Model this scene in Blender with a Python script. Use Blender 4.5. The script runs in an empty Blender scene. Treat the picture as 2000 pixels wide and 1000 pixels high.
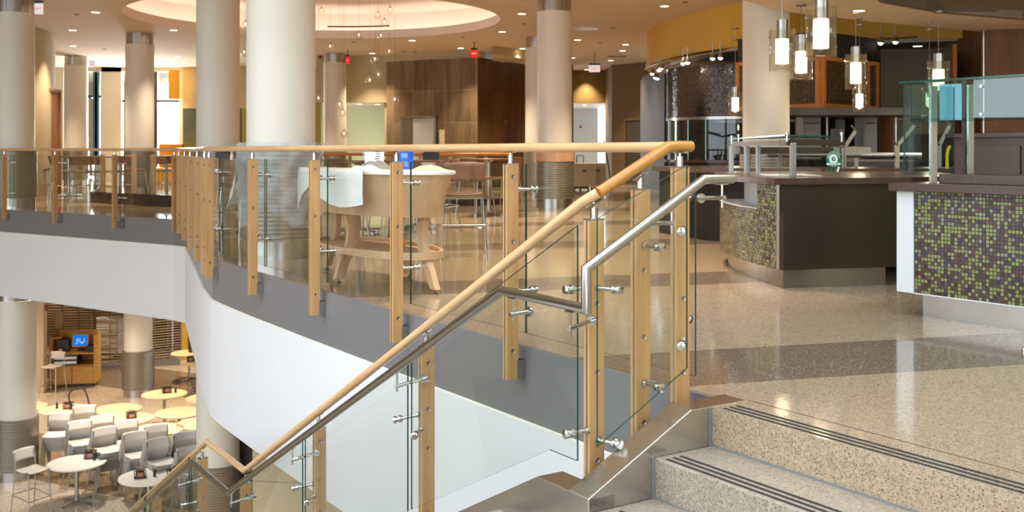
import bpy, bmesh, math, random
from mathutils import Vector, Matrix
random.seed(7)
V = Vector
COL = bpy.context.scene.collection
R = math.radians
F, HY, EYE = 2060.0, 294.0, 1.06     # focal length in pixels, horizon row, eye height over the upper floor

def at(x, y, Y): return V(((x - 1000) / F * Y, Y, EYE - (y - HY) / F * Y))
def on(x, y, z):
    Y = (EYE - z) * F / (y - HY)
    return V(((x - 1000) / F * Y, Y, z))
O0 = V((.825, 4.36, 0)); NN = V((-.554, .833, 0)).normalized(); UU = V((-.833, -.554, 0)).normalized()
def L(n, u, z=0.0):                   # stair frame: n runs along the balcony edge, u down the first flight
    p = O0 + NN * n + UU * u; return V((p.x, p.y, z))
WORDS = 'first second third fourth fifth sixth seventh eighth ninth tenth eleventh twelfth thirteenth fourteenth fifteenth sixteenth seventeenth eighteenth nineteenth twentieth'.split()
def ordi(i):
    if i < 20: return WORDS[i]
    t, o = divmod(i + 1, 10)
    T = {2: 'twent', 3: 'thirt', 4: 'fort'}[t]
    return T + 'ieth' if o == 0 else T + 'y-' + WORDS[o - 1]

# ------------------------------------------------------------------ mesh collector
class MB:
    def __init__(s): s.v = []; s.f = []; s.m = []; s.uv = []; s.mi = 0
    def face(s, pts, uv=None, mi=None):
        b = len(s.v); s.v += [V(p) for p in pts]; s.f.append(tuple(range(b, b + len(pts))))
        s.m.append(s.mi if mi is None else mi); s.uv.append(uv)
    def grid(s, rows, close=False, uvs=None):
        b = len(s.v); n = len(rows[0])
        for r in rows: s.v += [V(p) for p in r]
        for i in range(len(rows) - 1):
            for j in range(n if close else n - 1):
                k = (j + 1) % n
                s.f.append((b + i * n + j, b + i * n + k, b + (i + 1) * n + k, b + (i + 1) * n + j)); s.m.append(s.mi)
                if uvs:
                    u = uvs; s.uv.append((u[i][j], u[i][j + 1], u[i + 1][j + 1], u[i + 1][j]))
                else: s.uv.append(None)
        return s
    def box(s, a, b, M=None):
        (x0, y0, z0), (x1, y1, z1) = a, b
        P = [V(p) for p in ((x0, y0, z0), (x1, y0, z0), (x1, y1, z0), (x0, y1, z0), (x0, y0, z1), (x1, y0, z1), (x1, y1, z1), (x0, y1, z1))]
        if M: P = [M(p) for p in P]
        bb = len(s.v); s.v += P
        for q in ((0, 3, 2, 1), (4, 5, 6, 7), (0, 1, 5, 4), (1, 2, 6, 5), (2, 3, 7, 6), (3, 0, 4, 7)):
            s.f.append(tuple(bb + i for i in q)); s.m.append(s.mi); s.uv.append(None)
        return s
    def bar(s, p, q, w, h, up=V((0, 0, 1))):
        p, q = V(p), V(q); d = (q - p).normalized()
        if abs(d.dot(up)) > .99: up = V((1, 0, 0))
        x = d.cross(up).normalized(); y = x.cross(d)
        ln = (q - p).length
        return s.box((-w / 2, 0, -h / 2), (w / 2, ln, h / 2), lambda v: p + x * v.x + d * v.y + y * v.z)
    def prism(s, poly, z0, z1, side=None):
        a = sum(poly[i][0] * poly[(i + 1) % len(poly)][1] - poly[(i + 1) % len(poly)][0] * poly[i][1] for i in range(len(poly)))
        if a < 0: poly = poly[::-1]
        n = len(poly); b = len(s.v)
        s.v += [V((p[0], p[1], z0)) for p in poly] + [V((p[0], p[1], z1)) for p in poly]
        s.f += [tuple(b + n - 1 - i for i in range(n)), tuple(b + n + i for i in range(n))]; s.m += [s.mi, s.mi]; s.uv += [None, None]
        for i in range(n):
            j = (i + 1) % n
            s.f.append((b + i, b + j, b + n + j, b + n + i)); s.m.append(s.mi if side is None else side); s.uv.append(None)
        return s
    def extr(s, pts, vec):            # closed planar loop of 3D points pushed along vec
        pts = [V(p) for p in pts]; n = len(pts); b = len(s.v); vec = V(vec)
        s.v += pts + [p + vec for p in pts]
        s.f += [tuple(b + n - 1 - i for i in range(n)), tuple(b + n + i for i in range(n))]; s.m += [s.mi, s.mi]; s.uv += [None, None]
        for i in range(n):
            j = (i + 1) % n
            s.f.append((b + i, b + j, b + n + j, b + n + i)); s.m.append(s.mi if len(pts) < 3 else s.mi); s.uv.append(None)
        return s
    def tube(s, pts, r, seg=12, caps=True, rs=None, closed=False):
        pts = [V(p) for p in pts]; n = len(pts)
        ds = [(pts[(i + 1) % n] - pts[i]).normalized() for i in range(n if closed else n - 1)]
        d = ds[0]; up = V((0, 0, 1)) if abs(d.z) < .9 else V((1, 0, 0))
        x = d.cross(up).normalized(); rows = []; uvs = []; ln = 0
        for i in range(n):
            if closed: dp, dn = ds[i - 1], ds[i]
            else: dp = ds[max(i - 1, 0)]; dn = ds[min(i, n - 2)]
            if i: ln += (pts[i] - pts[i - 1]).length
            y = dp.cross(x); b = dp + dn
            b = b.normalized() if b.length > 1e-4 else dp
            rr = rs[i] if rs else r; row = []
            for k in range(seg):
                a = 2 * math.pi * k / seg; o = (x * math.cos(a) + y * math.sin(a)) * rr
                dd = dp.dot(b)
                if abs(dd) > .3: o = o - dp * (o.dot(b) / dd)
                row.append(pts[i] + o)
            rows.append(row); uvs.append([(ln, 2 * math.pi * rr * k / seg) for k in range(seg + 1)])
            x = dp.rotation_difference(dn) @ x; x = (x - dn * x.dot(dn)).normalized()
        if closed: rows.append(rows[0]); uvs.append(uvs[0])
        s.grid(rows, True, uvs)
        if caps and not closed:
            s.face(rows[0][::-1]); s.face(rows[-1])
        return s
    def lathe(s, prof, c=(0, 0, 0), seg=24, a0=0, a1=360, axis=None):
        c = V(c); full = abs(a1 - a0) >= 359.9; n = seg if full else seg + 1; rows = []; uvs = []
        rm = max(p[0] for p in prof); l = 0; pr = None
        if axis is not None:
            d = V(axis).normalized(); up = V((0, 0, 1)) if abs(d.z) < .9 else V((1, 0, 0)); X = d.cross(up).normalized(); Y = d.cross(X)
        for (r, z) in prof:
            if pr: l += math.hypot(r - pr[0], z - pr[1])
            pr = (r, z); row = []
            for k in range(n):
                a = R(a0 + (a1 - a0) * k / seg); x, y = r * math.cos(a), r * math.sin(a)
                row.append(c + V((x, y, z)) if axis is None else c + X * x + Y * y + d * z)
            rows.append(row); uvs.append([(rm * R(a1 - a0) * k / seg, l) for k in range(n + 1)])
        s.grid(rows, full, uvs); return s
    def disc(s, c, r, seg=20, up=1):
        c = V(c); p = [c + V((r * math.cos(2 * math.pi * k / seg), r * math.sin(2 * math.pi * k / seg), 0)) for k in range(seg)]
        s.face(p if up > 0 else p[::-1]); return s

OFF = {}
def obj(name, mb, mats, parent=None, smooth=False, bevel=0, label=None, weld=True, solid=0, mods=None):
    me = bpy.data.meshes.new(name); vs = mb.v
    if parent is None:
        lo = [min(v[i] for v in vs) for i in range(3)]; hi = [max(v[i] for v in vs) for i in range(3)]
        off = V(((lo[0] + hi[0]) / 2, (lo[1] + hi[1]) / 2, lo[2]))
    else: off = OFF[parent.name]
    me.from_pydata([tuple(v - off) for v in vs], [], mb.f); me.update()
    if not isinstance(mats, (list, tuple)): mats = [mats]
    for m in mats: me.materials.append(M[m] if isinstance(m, str) else m)
    me.polygons.foreach_set('material_index', mb.m)
    if any(u for u in mb.uv):
        ul = me.uv_layers.new(name='UVMap').data; k = 0
        for f, u in zip(mb.f, mb.uv):
            for j in range(len(f)):
                if u: ul[k].uv = u[j]
                k += 1
    if weld or bevel:
        bm = bmesh.new(); bm.from_mesh(me); bmesh.ops.remove_doubles(bm, verts=bm.verts, dist=1e-5)
        bmesh.ops.recalc_face_normals(bm, faces=bm.faces) if weld else None
        bm.to_mesh(me); bm.free()
    if smooth:
        me.polygons.foreach_set('use_smooth', [True] * len(me.polygons))
        me.set_sharp_from_angle(angle=R(40))
    o = bpy.data.objects.new(name, me); COL.objects.link(o)
    if parent is None: o.location = off
    else: o.parent = parent
    OFF[o.name] = off
    if solid: md = o.modifiers.new('solid', 'SOLIDIFY'); md.thickness = solid; md.offset = 0; md.material_offset_rim = 1 if len(mats) > 1 else 0
    if bevel: md = o.modifiers.new('bevel', 'BEVEL'); md.width = bevel; md.segments = 2; md.limit_method = 'ANGLE'; md.angle_limit = R(40)
    if label: o['label'] = label
    return o
def tag(o, label, cat, group=None, kind=None):
    o['label'] = label; o['category'] = cat
    if group: o['group'] = group
    if kind: o['kind'] = kind
    return o
def thing(name, loc, label, cat, group=None, rz=0):
    o = bpy.data.objects.new(name, None); COL.objects.link(o); o.location = loc; o.rotation_euler.z = rz
    o.empty_display_size = .1
    OFF[o.name] = V(loc); return tag(o, label, cat, group)
def proto(name, label, cat, group=None): return thing(name, (0, 0, 0), label, cat, group)
def struct(o): o['kind'] = 'structure'; return o
KIDS = {}
def kids(o):
    return [c for c in bpy.data.objects if c.parent == o]
def dup(o, loc, rz=0, label=None, group=None, tree=None):
    """copy a thing with its parts and sub-parts"""
    def rec(x, par):
        c = x.copy(); COL.objects.link(c)
        if par is not None: c.parent = par
        if x.name not in KIDS: KIDS[x.name] = kids(x)
        for ch in KIDS[x.name]: rec(ch, c)
        return c
    r = rec(o, None); r.location = loc; r.rotation_euler.z = rz
    if label: r['label'] = label
    if group: r['group'] = group
    return r
class Inst:
    """first call moves the prototype itself, later calls copy it"""
    def __init__(s, p): s.p = p; s.used = False
    def put(s, loc, rz=0, label=None, group=None):
        if not s.used:
            s.used = True; KIDS.clear(); s.p.location = loc; s.p.rotation_euler.z = rz
            if label: s.p['label'] = label
            if group: s.p['group'] = group
            return s.p
        return dup(s.p, loc, rz, label, group)

# ------------------------------------------------------------------ materials
M = {}
def newmat(name):
    m = bpy.data.materials.new(name); m.use_nodes = True; nt = m.node_tree; nt.nodes.clear()
    out = nt.nodes.new('ShaderNodeOutputMaterial'); M[name] = m
    return m, nt, out
def nd(nt, t, ins=None, **kw):
    n = nt.nodes.new(t)
    for k, v in kw.items(): setattr(n, k, v)
    for k, v in (ins or {}).items():
        if hasattr(v, 'links') or isinstance(v, bpy.types.NodeSocket): nt.links.new(v, n.inputs[k])
        else: n.inputs[k].default_value = v
    return n
def c4(c): return (c[0], c[1], c[2], 1)
def srgb(r, g, b):
    f = lambda c: (c / 255 / 12.92) if c / 255 <= .04045 else ((c / 255 + .055) / 1.055) ** 2.4
    return (f(r), f(g), f(b))
def pbr(name, col, rough=.5, metal=0, noise=None, spec=.5, bump=0, coat=0, emis=None, es=0):
    """noise=(scale vec, amount) modulates colour softly"""
    m, nt, out = newmat(name)
    b = nd(nt, 'ShaderNodeBsdfPrincipled', {'Roughness': rough, 'Metallic': metal, 'Base Color': c4(col), 'Specular IOR Level': spec, 'Coat Weight': coat, 'Coat Roughness': .1})
    if noise or bump:
        tc = nd(nt, 'ShaderNodeTexCoord')
        mp = nd(nt, 'ShaderNodeMapping', {'Vector': tc.outputs['Object'], 'Scale': noise[0]})
        nz = nd(nt, 'ShaderNodeTexNoise', {'Vector': mp.outputs[0], 'Scale': 1.0, 'Detail': 4.0, 'Roughness': .6})
        a = noise[1]
        mr = nd(nt, 'ShaderNodeMapRange', {'Value': nz.outputs['Fac'], 'From Min': .3, 'From Max': .7, 'To Min': 1 - a, 'To Max': 1 + a})
        mx = nd(nt, 'ShaderNodeVectorMath', {0: c4(col)[:3], 1: mr.outputs[0]}, operation='MULTIPLY')
        nt.links.new(mx.outputs[0], b.inputs['Base Color'])
        if bump:
            bp = nd(nt, 'ShaderNodeBump', {'Height': nz.outputs['Fac'], 'Strength': bump, 'Distance': .01})
            nt.links.new(bp.outputs[0], b.inputs['Normal'])
    if emis:
        b.inputs['Emission Color'].default_value = c4(emis); b.inputs['Emission Strength'].default_value = es
    nt.links.new(b.outputs[0], out.inputs[0]); return m
def emit(name, col, s):
    m, nt, out = newmat(name); e = nd(nt, 'ShaderNodeEmission', {'Color': c4(col), 'Strength': s}); nt.links.new(e.outputs[0], out.inputs[0])
def wood(name, c1, c2, scale, rough=.45, uv=False, coat=.15):
    m, nt, out = newmat(name); tc = nd(nt, 'ShaderNodeTexCoord')
    mp = nd(nt, 'ShaderNodeMapping', {'Vector': tc.outputs['UV' if uv else 'Object'], 'Scale': scale})
    n1 = nd(nt, 'ShaderNodeTexNoise', {'Vector': mp.outputs[0], 'Scale': 1.0, 'Detail': 6.0, 'Roughness': .65, 'Distortion': .4})
    cr = nd(nt, 'ShaderNodeValToRGB', {'Fac': n1.outputs['Fac']})
    cr.color_ramp.elements[0].position = .32; cr.color_ramp.elements[0].color = c4(c1)
    cr.color_ramp.elements[1].position = .68; cr.color_ramp.elements[1].color = c4(c2)
    b = nd(nt, 'ShaderNodeBsdfPrincipled', {'Base Color': cr.outputs[0], 'Roughness': rough, 'Coat Weight': coat, 'Coat Roughness': .25})
    nt.links.new(b.outputs[0], out.inputs[0])
def glassm(name, tint, ior=1.5, rough=0.0, base=.04, mul=1.0):
    """thin architectural pane: tinted see-through plus mirror reflection rising at grazing angles"""
    m, nt, out = newmat(name)
    lw = nd(nt, 'ShaderNodeLayerWeight', {'Blend': .5})
    p = nd(nt, 'ShaderNodeMath', {0: lw.outputs['Facing'], 1: 4.0}, operation='POWER')
    f = nd(nt, 'ShaderNodeMath', {0: p.outputs[0], 1: .9 * mul, 2: base}, operation='MULTIPLY_ADD')
    t = nd(nt, 'ShaderNodeBsdfTransparent', {'Color': c4(tint)})
    g = nd(nt, 'ShaderNodeBsdfGlossy', {'Color': (.95, 1, .98, 1), 'Roughness': rough})
    mx = nd(nt, 'ShaderNodeMixShader', {0: f.outputs[0], 1: t.outputs[0], 2: g.outputs[0]})
    nt.links.new(mx.outputs[0], out.inputs[0])
def mixglass(name, tint, dif, fac, rough=.2):
    m, nt, out = newmat(name)
    t = nd(nt, 'ShaderNodeBsdfTransparent', {'Color': c4(tint)})
    b = nd(nt, 'ShaderNodeBsdfPrincipled', {'Base Color': c4(dif), 'Roughness': rough})
    mx = nd(nt, 'ShaderNodeMixShader', {0: fac, 1: t.outputs[0], 2: b.outputs[0]})
    nt.links.new(mx.outputs[0], out.inputs[0])

def terrazzo(name, base, specks, rough=.12, bands=False, dirv=None, cell=170, thr=.8):
    m, nt, out = newmat(name)
    geo = nd(nt, 'ShaderNodeNewGeometry'); P = geo.outputs['Position']
    v1 = nd(nt, 'ShaderNodeTexVoronoi', {'Vector': P, 'Scale': cell}, feature='F1')
    sep = nd(nt, 'ShaderNodeSeparateColor', {0: v1.outputs['Color']})
    gt = nd(nt, 'ShaderNodeMath', {0: sep.outputs[0], 1: thr}, operation='GREATER_THAN')
    lt = nd(nt, 'ShaderNodeMath', {0: v1.outputs['Distance'], 1: .42}, operation='LESS_THAN')
    ms = nd(nt, 'ShaderNodeMath', {0: gt.outputs[0], 1: lt.outputs[0]}, operation='MULTIPLY')
    cr = nd(nt, 'ShaderNodeValToRGB', {'Fac': sep.outputs[1]}); cr.color_ramp.interpolation = 'CONSTANT'
    els = cr.color_ramp.elements
    while len(els) > 1: els.remove(els[0])
    els[0].position = 0; els[0].color = c4(specks[0])
    for i, c in enumerate(specks[1:]): e = els.new((i + 1) / len(specks)); e.color = c4(c)
    nz = nd(nt, 'ShaderNodeTexNoise', {'Vector': P, 'Scale': 3.0, 'Detail': 3.0})
    n2 = nd(nt, 'ShaderNodeTexVoronoi', {'Vector': P, 'Scale': cell * .55}, feature='F1')
    s2 = nd(nt, 'ShaderNodeSeparateColor', {0: n2.outputs['Color']})
    ad = nd(nt, 'ShaderNodeMath', {0: s2.outputs[0], 1: .34, 2: .74}, operation='MULTIPLY_ADD')
    ad2 = nd(nt, 'ShaderNodeMath', {0: nz.outputs['Fac'], 1: .12, 2: ad.outputs[0]}, operation='MULTIPLY_ADD')
    bs = nd(nt, 'ShaderNodeVectorMath', {0: base, 1: ad2.outputs[0]}, operation='MULTIPLY')
    mx = nd(nt, 'ShaderNodeMix', {0: ms.outputs[0], 6: bs.outputs[0], 7: cr.outputs[0]}, data_type='RGBA')
    colr = mx.outputs[2]
    if bands:
        # brown bands let into the floor: distance along a fixed direction, repeated
        (nx, ny), off, per, wid, bc, lc = bands
        dt = nd(nt, 'ShaderNodeVectorMath', {0: P, 1: (nx, ny, 0)}, operation='DOT_PRODUCT')
        a = nd(nt, 'ShaderNodeMath', {0: dt.outputs['Value'], 1: off}, operation='SUBTRACT')
        b = nd(nt, 'ShaderNodeMath', {0: a.outputs[0], 1: per}, operation='FLOORED_MODULO')
        w = nd(nt, 'ShaderNodeMath', {0: b.outputs[0], 1: wid}, operation='LESS_THAN')
        v3 = nd(nt, 'ShaderNodeMath', {0: ms.outputs[0], 1: .55}, operation='MULTIPLY')
        bs2 = nd(nt, 'ShaderNodeVectorMath', {0: bc, 1: ad2.outputs[0]}, operation='MULTIPLY')
        m2 = nd(nt, 'ShaderNodeMix', {0: v3.outputs[0], 6: bs2.outputs[0], 7: c4(lc)}, data_type='RGBA')
        gt3 = nd(nt, 'ShaderNodeMath', {0: sep.outputs[2], 1: .965}, operation='GREATER_THAN')
        g3 = nd(nt, 'ShaderNodeMath', {0: gt3.outputs[0], 1: lt.outputs[0]}, operation='MULTIPLY')
        m3 = nd(nt, 'ShaderNodeMix', {0: g3.outputs[0], 6: m2.outputs[2], 7: c4((.62, .55, .48))}, data_type='RGBA')
        mm = nd(nt, 'ShaderNodeMix', {0: w.outputs[0], 6: colr, 7: m3.outputs[2]}, data_type='RGBA')
        colr = mm.outputs[2]
    b = nd(nt, 'ShaderNodeBsdfPrincipled', {'Base Color': colr, 'Roughness': rough, 'Specular IOR Level': .5})
    nt.links.new(b.outputs[0], out.inputs[0])
def mosaic(name, size, cols, grout, rough=.15, uv=True, gw=.1, metal=0):
    m, nt, out = newmat(name); tc = nd(nt, 'ShaderNodeTexCoord')
    sc = nd(nt, 'ShaderNodeVectorMath', {0: tc.outputs['UV'], 1: (1 / size, 1 / size, 1)}, operation='MULTIPLY')
    fl = nd(nt, 'ShaderNodeVectorMath', {0: sc.outputs[0]}, operation='FLOOR')
    fr = nd(nt, 'ShaderNodeVectorMath', {0: sc.outputs[0]}, operation='FRACTION')
    wn = nd(nt, 'ShaderNodeTexWhiteNoise', {'Vector': fl.outputs[0]}, noise_dimensions='3D')
    cr = nd(nt, 'ShaderNodeValToRGB', {'Fac': wn.outputs['Value']}); cr.color_ramp.interpolation = 'CONSTANT'
    els = cr.color_ramp.elements
    while len(els) > 1: els.remove(els[0])
    els[0].position = 0; els[0].color = c4(cols[0][1]); acc = cols[0][0]
    for w, c in cols[1:]: e = els.new(min(acc, .999)); e.color = c4(c); acc += w
    sx = nd(nt, 'ShaderNodeSeparateXYZ', {0: fr.outputs[0]})
    def edge(o):
        a = nd(nt, 'ShaderNodeMath', {0: o, 1: .5}, operation='SUBTRACT'); b = nd(nt, 'ShaderNodeMath', {0: a.outputs[0]}, operation='ABSOLUTE')
        return nd(nt, 'ShaderNodeMath', {0: b.outputs[0], 1: .5 - gw}, operation='GREATER_THAN').outputs[0]
    mxm = nd(nt, 'ShaderNodeMath', {0: edge(sx.outputs[0]), 1: edge(sx.outputs[1])}, operation='MAXIMUM')
    mx = nd(nt, 'ShaderNodeMix', {0: mxm.outputs[0], 6: cr.outputs[0], 7: c4(grout)}, data_type='RGBA')
    wv = nd(nt, 'ShaderNodeTexWhiteNoise', {'Vector': fl.outputs[0]}, noise_dimensions='3D')
    rr = nd(nt, 'ShaderNodeMath', {0: mxm.outputs[0], 1: .5, 2: rough}, operation='MULTIPLY_ADD')
    geo = nd(nt, 'ShaderNodeNewGeometry')
    jj = nd(nt, 'ShaderNodeVectorMath', {0: wv.outputs['Color'], 1: (.5, .5, .5)}, operation='SUBTRACT')
    js = nd(nt, 'ShaderNodeVectorMath', {0: jj.outputs[0], 'Scale': .12}, operation='SCALE')
    ja = nd(nt, 'ShaderNodeVectorMath', {0: js.outputs[0], 1: geo.outputs['Normal']}, operation='ADD')
    jn = nd(nt, 'ShaderNodeVectorMath', {0: ja.outputs[0]}, operation='NORMALIZE')
    b = nd(nt, 'ShaderNodeBsdfPrincipled', {'Base Color': mx.outputs[2], 'Roughness': rr.outputs[0], 'Metallic': metal, 'Normal': jn.outputs[0]})
    nt.links.new(b.outputs[0], out.inputs[0])
def tilewall(name, c1, c2, pw, ph, joint, rough=.35, ax=(1, 0)):
    """large streaked wall tiles with fine horizontal and vertical joints, object space"""
    m, nt, out = newmat(name); tc = nd(nt, 'ShaderNodeTexCoord')
    sx = nd(nt, 'ShaderNodeSeparateXYZ', {0: tc.outputs['Object']})
    h = nd(nt, 'ShaderNodeVectorMath', {0: tc.outputs['Object'], 1: (ax[0], ax[1], 0)}, operation='DOT_PRODUCT')
    a = nd(nt, 'ShaderNodeMath', {0: h.outputs['Value'], 1: pw}, operation='DIVIDE'); bz = nd(nt, 'ShaderNodeMath', {0: sx.outputs[2], 1: ph}, operation='DIVIDE')
    fa = nd(nt, 'ShaderNodeMath', {0: a.outputs[0]}, operation='FLOOR'); fb = nd(nt, 'ShaderNodeMath', {0: bz.outputs[0]}, operation='FLOOR')
    cb = nd(nt, 'ShaderNodeCombineXYZ', {0: fa.outputs[0], 1: fb.outputs[0]})
    wn = nd(nt, 'ShaderNodeTexWhiteNoise', {'Vector': cb.outputs[0]}, noise_dimensions='3D')
    mp = nd(nt, 'ShaderNodeMapping', {'Vector': tc.outputs['Object'], 'Scale': (5, 5, .7)})
    nz = nd(nt, 'ShaderNodeTexNoise', {'Vector': mp.outputs[0], 'Scale': 1.0, 'Detail': 4.0})
    ad = nd(nt, 'ShaderNodeMath', {0: wn.outputs['Value'], 1: .3, 2: nz.outputs['Fac']}, operation='MULTIPLY_ADD')
    cr = nd(nt, 'ShaderNodeValToRGB', {'Fac': ad.outputs[0]})
    cr.color_ramp.elements[0].position = .4; cr.color_ramp.elements[0].color = c4(c1)
    cr.color_ramp.elements[1].position = .9; cr.color_ramp.elements[1].color = c4(c2)
    def edge(o, w):
        f = nd(nt, 'ShaderNodeMath', {0: o}, operation='FRACT')
        return nd(nt, 'ShaderNodeMath', {0: f.outputs[0], 1: w}, operation='LESS_THAN').outputs[0]
    mxm = nd(nt, 'ShaderNodeMath', {0: edge(a.outputs[0], .012 / pw), 1: edge(bz.outputs[0], .014 / ph)}, operation='MAXIMUM')
    mx = nd(nt, 'ShaderNodeMix', {0: mxm.outputs[0], 6: cr.outputs[0], 7: c4(joint)}, data_type='RGBA')
    b = nd(nt, 'ShaderNodeBsdfPrincipled', {'Base Color': mx.outputs[2], 'Roughness': rough})
    nt.links.new(b.outputs[0], out.inputs[0])

terrazzo('floor_terrazzo', (.40, .305, .208), [(.10, .055, .03), (.30, .19, .11), (.05, .04, .035), (.42, .33, .24)], rough=.1,
         bands=((-.27, .963), 4.35, 3.28, .77, (.19, .14, .10), (.07, .05, .035)), cell=185, thr=.50)
terrazzo('stair_terrazzo', (.37, .31, .242), [(.06, .035, .02), (.22, .13, .08), (.04, .035, .03), (.35, .27, .2)], rough=.3, cell=200, thr=.50)
terrazzo('lower_terrazzo', (.62, .53, .42), [(.3, .2, .12), (.4, .3, .2)], rough=.16,
         bands=((.45, .893), 1.2, 6.2, 2.3, (.25, .19, .12), (.12, .09, .06)), cell=60, thr=.8)
wood('oak_post', srgb(182, 138, 88), srgb(204, 160, 108), (26, 26, 1.6))
wood('oak_post_face', srgb(220, 184, 146), srgb(234, 200, 164), (26, 26, 1.6))
wood('oak_rail', srgb(198, 156, 108), srgb(222, 184, 138), (1.6, 30, 1), uv=True, rough=.22, coat=.4)
wood('oak_rail_dark', srgb(168, 112, 44), srgb(202, 146, 70), (1.8, 40, 1), uv=True, rough=.3, coat=.4)
wood('table_oak', srgb(188, 148, 114), srgb(204, 166, 132), (10, 10, 1.2))
wood('walnut_ply', srgb(108, 76, 58), srgb(130, 96, 76), (6, 20, 6))
wood('kiosk_wood', srgb(188, 140, 64), srgb(208, 160, 84), (4, 4, 14))
wood('door_wood', srgb(150, 96, 58), srgb(172, 116, 74), (8, 8, .8))
wood('dark_panel', srgb(96, 62, 30), srgb(118, 78, 40), (9, 9, .9), rough=.6, coat=0)
wood('hood_frame_wood', srgb(196, 128, 56), srgb(214, 146, 70), (6, 6, 6))
pbr('steel', (.46, .45, .435), .26, 1, noise=((3, 3, 90), .06))
pbr('steel_sheet', (.42, .39, .365), .24, 1, noise=((2, 2, 2), .12), bump=0)
pbr('steel_dark', (.12, .095, .068), .36, 1)
pbr('hood_steel', (.045, .035, .022), .38, 1)
pbr('chrome', (.56, .56, .56), .1, 1)
pbr('rail_steel', (.44, .43, .42), .2, 1)
pbr('curb_steel', (.56, .53, .50), .26, 1, noise=((2, 2, 2), .12))
pbr('appliance_steel', (.20, .19, .17), .5, .8)
pbr('column_paint', srgb(226, 223, 213), .45)
pbr('ceiling_paint', srgb(224, 208, 186), .9)
pbr('dome_paint', srgb(244, 230, 218), .9)
pbr('white_paint', srgb(224, 224, 226), .6)
pbr('tan_wall', srgb(196, 182, 150), .8)
pbr('cream_wall', srgb(232, 224, 204), .8)
pbr('mint_wall', srgb(226, 244, 232), .5)
pbr('olive_wall', srgb(122, 100, 52), .8)
pbr('brown_wall', srgb(118, 96, 68), .8)
pbr('hall_wall', srgb(208, 222, 236), .8)
pbr('fascia_grey', srgb(120, 118, 120), .32, 0, spec=.6)
pbr('yellow_paint', srgb(214, 172, 56), .55)
pbr('yellow_bright', srgb(244, 176, 40), .6)
pbr('stone_brown', srgb(74, 54, 46), .22, noise=((60, 60, 60), .12))
pbr('black_plastic', (.02, .02, .02), .4)
pbr('dark_metal', (.05, .045, .04), .4, .6)
pbr('kitchen_dark', (.035, .026, .018), .5)
pbr('white_laminate', srgb(236, 234, 228), .35)
pbr('cream_laminate', srgb(238, 216, 176), .35)
pbr('white_ply', srgb(222, 216, 208), .4)
pbr('ply_edge', srgb(150, 142, 134), .6)  # darker ply edge, with the shade between stacked backs put into its grey
pbr('white_enamel', srgb(202, 208, 212), .35)
pbr('strip_black', (.022, .022, .022), .7)
pbr('bucket_white', srgb(230, 234, 238), .4)
pbr('bucket_blue', srgb(24, 84, 186), .35)
pbr('ink_light', srgb(150, 210, 225), .5)
pbr('ink_grey', srgb(120, 130, 145), .6)
pbr('cloth_grey', srgb(120, 124, 124), .7)
pbr('red_plastic', srgb(150, 20, 24), .4)
pbr('green_print', srgb(10, 110, 84), .6)
pbr('white_print', srgb(225, 230, 225), .6)
pbr('navy_print', srgb(50, 50, 90), .6)
pbr('paper', srgb(206, 190, 158), .8)
pbr('pink_card', srgb(170, 116, 100), .7)
pbr('bin_tan', srgb(176, 158, 130), .6)
pbr('rubber', (.03, .03, .03), .8)
pbr('yellow_tube', srgb(232, 208, 20), .4)
pbr('mirror_blue', (.12, .22, .27), .15, .9)
pbr('ceiling_tile', srgb(200, 190, 172), .9)
pbr('sign_dark', (.08, .07, .06), .5)
pbr('sofa_yellow', srgb(206, 142, 12), .6)
pbr('seal_grey', srgb(120, 124, 124), .5)
pbr('slate_green', srgb(70, 78, 62), .5, noise=((3, 3, 3), .2))
pbr('olive_glass_wall', srgb(158, 152, 60), .4)
pbr('beige_tile', srgb(200, 182, 150), .4)
mosaic('mosaic_green', .0232, [(.42, srgb(124, 130, 72)), (.28, srgb(74, 52, 40)), (.15, srgb(52, 44, 40)), (.06, srgb(40, 36, 66)), (.05, srgb(86, 44, 34)), (.04, srgb(112, 118, 108))], srgb(44, 40, 42), rough=.2)
mosaic('mosaic_dark', .02, [(.5, srgb(64, 52, 44)), (.3, srgb(52, 42, 38)), (.2, srgb(84, 70, 60))], srgb(30, 24, 22), rough=.12, metal=.5)
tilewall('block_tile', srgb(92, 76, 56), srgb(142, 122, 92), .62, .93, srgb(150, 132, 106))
tilewall('block_tile_shaded', srgb(74, 50, 28), srgb(106, 76, 46), .62, .93, srgb(60, 44, 28), ax=(0, 1))  # darker copy of the block tile, shade of the side put into its colour
tilewall('stone_tile', srgb(186, 170, 140), srgb(206, 190, 160), 1.2, .9, srgb(150, 136, 110))
glassm('glass', (.965, .985, .972), base=.025, mul=.75)
glassm('glass_clear', (.97, .975, .96), base=.10)
glassm('glass_teal', (.72, .86, .86), base=.05, mul=.8)
glassm('globe_glass', (.96, .94, .91), base=.15, mul=.9)
mixglass('glass_edge', (.12, .35, .28), (.012, .07, .055), .85, .1)
mixglass('plastic_film', (.95, .97, 1), (.84, .9, .95), .26, .15)
mixglass('plastic_white', (.95, .97, 1), (.93, .94, .95), .85, .25)
mixglass('cladding_mesh', (.9, .9, .9), (.36, .35, .33), .97, .35)
pbr('rib_metal', srgb(150, 142, 130), .36, .6)
emit('lamp_warm', (1.0, .80, .50), 9.0)
emit('lamp_diffuser', (1.0, .86, .58), 2.6)
emit('lamp_spot', (.95, .98, 1.0), 8.0)
emit('bulb_warm', (1.0, .82, .6), 3.0)
emit('cove_light', (1.0, .82, .72), 13.0)
emit('exit_red', (1.0, .02, .015), 1.2)
emit('exit_pale', (.95, .86, .84), .85)
emit('screen_blue', srgb(30, 120, 225), 1.0)
emit('screen_white', srgb(170, 210, 240), 1.0)
emit('led_red', (1, .02, .02), 2.0)
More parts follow.
